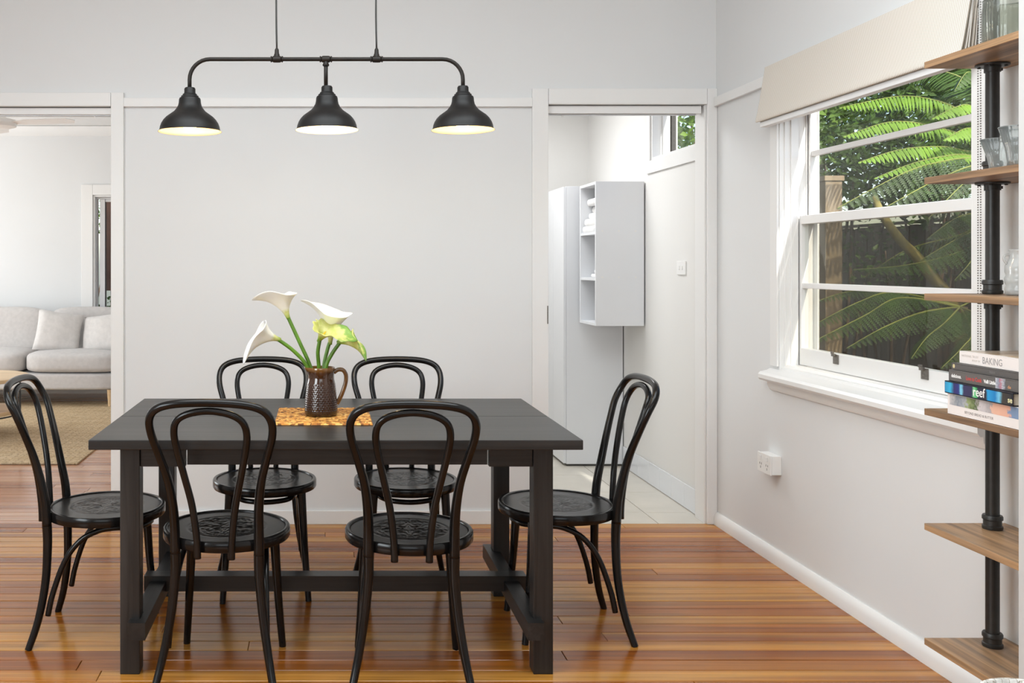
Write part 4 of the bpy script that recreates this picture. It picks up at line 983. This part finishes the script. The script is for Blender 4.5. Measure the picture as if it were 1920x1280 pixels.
# ================================================================== GARDEN
def bez(pts, n):
    return smoothpath(pts, max(2, n//(len(pts)-1)))
def frond(parent, pts, half, mat, style='comb', start=.25, npairs=26, droop=.35, o0=Vector((0,0,0)), lean=.45):
    """one fern frond: a stalk through pts with leaflets on both sides; half = longest leaflet"""
    P = smoothpath(pts, 10); m = len(P)
    cum = [0]
    for i in range(1, m): cum.append(cum[-1]+(P[i]-P[i-1]).length)
    Lt = cum[-1]
    def ev(t):
        d = t*Lt; i = 0
        while i < m-2 and cum[i+1] < d: i += 1
        f = (d-cum[i])/max(1e-6, cum[i+1]-cum[i]); return P[i].lerp(P[i+1], f), (P[i+1]-P[i]).normalized()
    st = MB().tube([p-o0 for p in P], [lerp(.006, .0014, i/(m-1)) for i in range(m)], 5)
    lf = MB()
    for k in range(npairs):
        t = lerp(start, .995, k/(npairs-1)); c, tg = ev(t); c = c-o0
        up = Vector((0,0,1)); sd = tg.cross(up)
        if sd.length < .05: sd = Vector((1,0,0))
        sd.normalize(); nr = sd.cross(tg).normalized()
        u = (t-start)/(1-start)
        L = half*(min(1, .45+u*2.2))*(1-u**2.4)**.8+.006
        for s in (-1, 1):
            d = (sd*s*math.cos(lean)+tg*math.sin(lean)-nr*droop*random.uniform(.8, 1.2)).normalized()
            wv = d.cross(nr).normalized()
            w = Lt*(1-start)/npairs*(.34 if style == 'plain' else .30)
            if style == 'plain':
                ring = []
                for q, ww in ((0,.55),(.25,1.0),(.55,.9),(.8,.55)):
                    p = c+d*L*q-nr*(q*q*L*.25); ring.append((p-wv*w*ww, p+nr*w*.18, p+wv*w*ww))
                vs = [v for r_ in ring for v in r_]+[c+d*L-nr*L*.30]
                fs = []
                for i in range(3):
                    a = i*3; fs += [(a,a+1,a+4,a+3),(a+1,a+2,a+5,a+4)]
                fs += [(9,10,12),(10,11,12)]
                lf.add(vs, fs)
            else:
                nn = 9
                for q in range(nn):
                    f0 = (q+.1)/nn; f1 = (q+.95)/nn; ww = w*1.25*(1-f0**2)**.6*random.uniform(.85, 1.1)
                    p0 = c+d*L*f0-nr*(f0*f0*L*.25); p1 = c+d*L*f1-nr*(f1*f1*L*.25); fw = d*(L/nn*.7)
                    lf.add([p0, p1, p1.lerp(p0, .2)+wv*ww+fw, p0.lerp(p1, .3)+wv*ww*.9+fw], [(0,1,2,3)])
                    lf.add([p0, p1, p1.lerp(p0, .2)-wv*ww+fw, p0.lerp(p1, .3)-wv*ww*.9+fw], [(3,2,1,0)])
    def mesh_of(b, nm, mt):
        me = bpy.data.meshes.new(nm); me.from_pydata(b.v, [], b.f); me.update(); me.materials.append(M[mt])
        o = bpy.data.objects.new(nm, me); C.objects.link(o); return o
    o = mesh_of(lf, 'frond', mat); o.parent = parent
    r = mesh_of(st, 'stalk', 'rachis'); r.parent = o
    return o
# tree fern whose sunlit-green fronds fill the upper sash
c1 = at(1905, 262, 5.75); base1 = Vector((c1.x, c1.y, -.46))
tf = thing('tree_fern', 'tall tree fern with bright green fronds outside the upper sash', 'fern', base1)
def trunk(parent, a, b, r0, r1, mat='bark', o0=None, name='trunk', bend=.0):
    o0 = o0 or Vector(parent.location); n = 8
    p = [(a.lerp(b, i/n)+Vector((bend*math.sin(PI*i/n), 0, 0)))-o0 for i in range(n+1)]
    MB().tube(p, [lerp(r0, r1, i/n)*(1+.06*math.sin(i*2.1)) for i in range(n+1)], 12).build(name, M[mat], parent, smooth=True)
trunk(tf, base1, c1, .085, .065)
def fr(parent, crown, pix, half, mat, style, **k):
    pts = [crown]+[at(px, py, Y) for px, py, Y in pix]
    return frond(parent, pts, half, mat, style, o0=Vector(parent.location), **k)
def edge(a, b): return a
PL = 'plain'
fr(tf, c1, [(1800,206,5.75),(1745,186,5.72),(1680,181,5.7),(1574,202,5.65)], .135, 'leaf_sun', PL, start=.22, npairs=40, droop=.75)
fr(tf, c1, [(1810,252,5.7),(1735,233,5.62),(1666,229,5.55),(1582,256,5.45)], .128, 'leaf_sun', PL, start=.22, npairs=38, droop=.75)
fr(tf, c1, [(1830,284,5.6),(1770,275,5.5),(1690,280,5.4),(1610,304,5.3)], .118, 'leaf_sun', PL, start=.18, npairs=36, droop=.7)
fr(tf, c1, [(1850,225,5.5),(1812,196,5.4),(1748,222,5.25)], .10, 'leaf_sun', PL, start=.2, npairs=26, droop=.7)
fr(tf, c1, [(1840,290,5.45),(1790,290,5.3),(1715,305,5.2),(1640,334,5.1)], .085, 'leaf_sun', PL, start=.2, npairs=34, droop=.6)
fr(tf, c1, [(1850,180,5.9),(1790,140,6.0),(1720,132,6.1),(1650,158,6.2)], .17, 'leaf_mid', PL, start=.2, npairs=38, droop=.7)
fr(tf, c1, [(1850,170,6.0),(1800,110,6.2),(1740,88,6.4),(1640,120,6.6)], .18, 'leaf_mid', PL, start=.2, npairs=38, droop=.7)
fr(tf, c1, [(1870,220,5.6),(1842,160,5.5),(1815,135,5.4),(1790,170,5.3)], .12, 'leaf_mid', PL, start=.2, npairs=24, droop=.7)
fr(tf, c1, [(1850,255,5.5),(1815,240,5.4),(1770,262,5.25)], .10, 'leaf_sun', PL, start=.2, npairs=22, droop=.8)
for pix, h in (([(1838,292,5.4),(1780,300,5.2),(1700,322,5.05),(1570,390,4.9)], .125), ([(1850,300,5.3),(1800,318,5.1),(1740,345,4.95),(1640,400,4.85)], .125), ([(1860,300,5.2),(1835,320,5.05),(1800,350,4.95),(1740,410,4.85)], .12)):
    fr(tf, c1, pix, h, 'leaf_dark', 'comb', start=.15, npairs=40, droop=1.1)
fr(tf, c1, [(2000,220,5.6),(2080,210,5.5),(2200,270,5.4)], .14, 'leaf_mid', 'comb')
fr(tf, c1, [(1960,180,6.2),(2010,140,6.6),(2080,160,7.0)], .14, 'leaf_mid', 'comb')
# second tree fern, shaded, filling the middle pane from the right
c2 = at(1880, 405, 6.6); base2 = Vector((c2.x, c2.y, -.46))
tf2 = thing('tree_fern', 'shaded tree fern with dark arching fronds against the fence', 'fern', base2)
trunk(tf2, base2, c2, .07, .055)
for pix, h in (([(1830,400,6.4),(1790,410,6.2),(1738,448,6.0)], .16), ([(1830,430,6.3),(1790,450,6.1),(1725,488,5.9)], .15), ([(1840,400,6.9),(1790,385,7.1),(1725,405,7.3)], .16),
               ([(1830,455,6.2),(1775,480,6.0),(1690,498,5.8),(1600,505,5.6)], .10), ([(1850,440,6.1),(1820,490,5.9),(1790,525,5.8)], .12), ([(1800,440,6.8),(1700,468,7.0),(1620,520,7.1)], .12)):
    fr(tf2, c2, pix, h, 'leaf_mid', 'comb', start=.2, npairs=30, droop=.6)
# low fern in front of the fence, seen through the lowest pane
c3 = at(1800, 575, 5.6); base3 = Vector((c3.x, c3.y, -.46))
tf3 = thing('ground_fern', 'low dark fern with long feathery fronds behind the lowest pane', 'fern', base3)
trunk(tf3, base3, c3, .05, .04)
for pix, h in (([(1731,585,5.2),(1660,612,4.95),(1588,652,4.8)], .115), ([(1770,606,5.1),(1738,632,4.9),(1709,671,4.75)], .105), ([(1690,558,5.4),(1620,592,5.1),(1525,640,4.9)], .11), ([(1680,548,5.7),(1610,566,5.5),(1520,612,5.3)], .11),
               ([(1700,545,5.9),(1600,545,5.7),(1530,565,5.6)], .09), ([(1822,622,5.0),(1805,650,4.8),(1765,690,4.65)], .10), ([(1850,600,5.0),(1840,640,4.8),(1815,690,4.65)], .11), ([(1830,560,5.9),(1860,545,6.1),(1900,570,6.2)], .12), ([(1740,560,5.9),(1700,552,6.1),(1650,545,6.3)], .08)):
    fr(tf3, c3, pix, h, 'leaf_mid', 'comb', start=.15, npairs=34, droop=.45)
# mossy leaning trunk and a thin upright stem
a, b, c_, d = at(1656, 405, 6.45), at(1690, 452, 6.35), at(1733, 500, 6.25), at(1840, 660, 6.0)
g = d+(d-c_)*.9; g.z = -.46
lt = thing('leaning_tree', 'leaning mossy yellow trunk with a leafy crown in front of the fence', 'tree', g)
MB().tube([p-g for p in smoothpath([at(1640,370,6.6), a, b, c_, d, g], 6)], [lerp(.020, .045, i/30) for i in range(31)], 10).build('trunk', M['mossy'], lt, smooth=True)

def leaves(mb, c, rad, n, size, flat=1.0):
    for _ in range(n):
        while True:
            q = Vector((random.uniform(-1,1), random.uniform(-1,1), random.uniform(-1,1)))
            if .15 < q.length < 1: break
        p = Vector(c)+Vector((q.x*rad[0], q.y*rad[1], q.z*rad[2]))
        d = Vector((random.gauss(0,1), random.gauss(0,1), random.gauss(0,.6)-.3)).normalized()
        s = d.cross(Vector((random.gauss(0,1), random.gauss(0,1), random.gauss(0,1)))).normalized(); z = size*random.uniform(.6, 1.25); nn = d.cross(s)
        mb.add([p, p+d*z*.45+s*z*.24+nn*z*.06, p+d*z, p+d*z*.45-s*z*.24+nn*z*.06], [(0,1,2),(0,2,3)])
def bush(name, label, base, blobs, mat, size, n, parent=None, branches=True, cat='bush'):
    base = Vector(base)
    t = parent or thing(name, label, cat, base)
    m = MB()
    tot = sum(r_[0]*r_[1]*r_[2] for _, r_ in blobs)
    for c, r_ in blobs: leaves(m, Vector(c)-base, r_, int(n*r_[0]*r_[1]*r_[2]/tot), size)
    me = bpy.data.meshes.new('foliage'); me.from_pydata(m.v, [], m.f); me.update(); me.materials.append(M[mat])
    o = bpy.data.objects.new('foliage', me); C.objects.link(o); o.parent = t
    if branches:
        for c, r_ in blobs:
            e = Vector(c)-base
            MB().tube(smoothpath([(0,0,0), (e.x*.3+random.uniform(-.1,.1), e.y*.3, e.z*.5), e], 4), [.03,.026,.022,.018,.014,.012,.010,.008,.006], 7).build('branch', M['bark'], t, smooth=True)
    return t
crown = at(1640, 372, 6.6)
bush('leaning_tree', None, g, [(crown+Vector((.0,.1,.55)), (.55,.5,.35))], 'bush', .055, 700, parent=lt, branches=False)
# dense shrubs behind the ferns and above the fence
B = lambda px, py, Y: at(px, py, Y)
def low(p): q = Vector(p); q.z = -.46; return q
bush('garden_tree', 'dense dark leafy tree rising behind the fern fronds at the left of the window view', low(B(1560, 300, 7.6)),
     [(B(1545,285,7.4),(.30,.35,.55)), (B(1600,330,7.5),(.40,.4,.35)), (B(1620,240,7.8),(.45,.4,.45)), (B(1520,215,7.6),(.35,.4,.3)), (B(1690,300,7.8),(.5,.5,.45)), (B(1600,150,8.0),(.5,.5,.35)), (B(1480,280,7.5),(.4,.4,.6))], 'bush', .075, 5200)
bush('garden_tree', 'dark leafy tree rising behind the fern fronds at the right of the window view', low(B(1770, 260, 7.0)),
     [(B(1760,250,7.0),(.45,.5,.6)), (B(1830,200,6.9),(.45,.5,.6)), (B(1720,160,7.4),(.5,.5,.5)), (B(1800,340,6.9),(.45,.4,.35)), (B(1690,360,7.6),(.4,.4,.22)), (B(1830,110,7.0),(.5,.5,.5)), (B(1660,80,7.8),(.6,.5,.4))], 'bush', .080, 5200)
bush('twiggy_shrub', 'twiggy brown-green shrub growing against the fence behind the middle pane', low(B(1640, 540, 7.4)),
     [(B(1590,470,7.6),(.32,.3,.30)), (B(1660,470,7.2),(.32,.3,.28)), (B(1620,530,7.2),(.45,.3,.22)), (B(1720,530,6.8),(.3,.3,.25))], 'bush', .045, 520)
bush('laundry_hedge', 'glossy light green hedge outside the high laundry window', low(Vector((3.2,8.0,1))),
     [(Vector((2.95,7.75,2.25)),(.55,.7,.65)), (Vector((3.2,8.4,1.6)),(.6,.6,.7)), (Vector((3.3,8.9,2.9)),(.6,.7,.6)), (Vector((3.2,7.0,2.4)),(.5,.5,.6))], 'bush_light', .085, 4200)
# tan timber post and a fence of upright boards
fp = thing('fence', 'weathered brown paling fence behind the ferns', 'fence', (4.62, 8.3, -.46))
yy = 2.6; kk = 0
while yy < 11.4:
    z1 = 1.60+random.uniform(-.012, .012)+.46; dx = .0 if kk % 2 else .008
    m = MB().box((dx, yy-8.3, 0), (dx+.016, yy-8.3+.096, z1)).build('paling', M['fence'], fp, bevel=.002, seg=1)
    yy += .1; kk += 1
for z in (.35, 1.15, 1.80):
    MB().box((.025, 2.6-8.3, z), (.065, 11.4-8.3, z+.07)).build('rail', M['fence'], fp)
for y in (3.8, 6.0, 8.2, 10.4):
    MB().box((.066, y-8.3-.05, 0), (.16, y-8.3+.05, 2.0)).build('post', M['fence'], fp)
cap = MB().box((-.02, 2.6-8.3, 2.075), (.06, 11.4-8.3, 2.095)).build('capping', M['fence'], fp)
p0 = B(1556, 392, 6.4)
pt = MB().box((-.055,-.05,0),(.055,.05,p0.z+.46+.18)).box((-.065,-.06,p0.z+.46+.181),(.065,.06,p0.z+.46+.215)).build('timber_post', M['post'], bevel=.004)
pt.location = (p0.x, p0.y, -.46); tag(pt, 'tan timber post standing at the left edge of the garden view', 'post')
# outside the living-room window
sc_ = thing('timber_screen', 'brown stained board screen outside the living room window', 'screen', (-1.5, 11.0, -.46))
for i in range(14):
    x0 = -.958+i*.15
    MB().box((x0,-.012,1.46),(x0+.146,.012,3.2)).build('board', M['brick_red'], sc_, bevel=.002, seg=1)
MB().box((-.90,.013,0),(-.82,.08,3.1)).build('post', M['brick_red'], sc_); MB().box((1.0,.013,0),(1.08,.08,3.1)).build('post', M['brick_red'], sc_)
bush('living_room_hedge', 'dark hedge low outside the living room window', (-2.3, 10.75, -.46), [(Vector((-2.45,10.7,.55)),(.40,.25,.45)), (Vector((-1.9,10.7,.5)),(.4,.25,.45))], 'bush', .05, 1300)
bush('lime_tree', 'lime green tree far outside the living room window', (-3.3, 14.0, -.46), [(Vector((-3.3,14.0,2.5)),(.6,.6,.65)), (Vector((-3.0,14.3,1.9)),(.4,.4,.3))], 'bush_light', .10, 900, cat='tree')
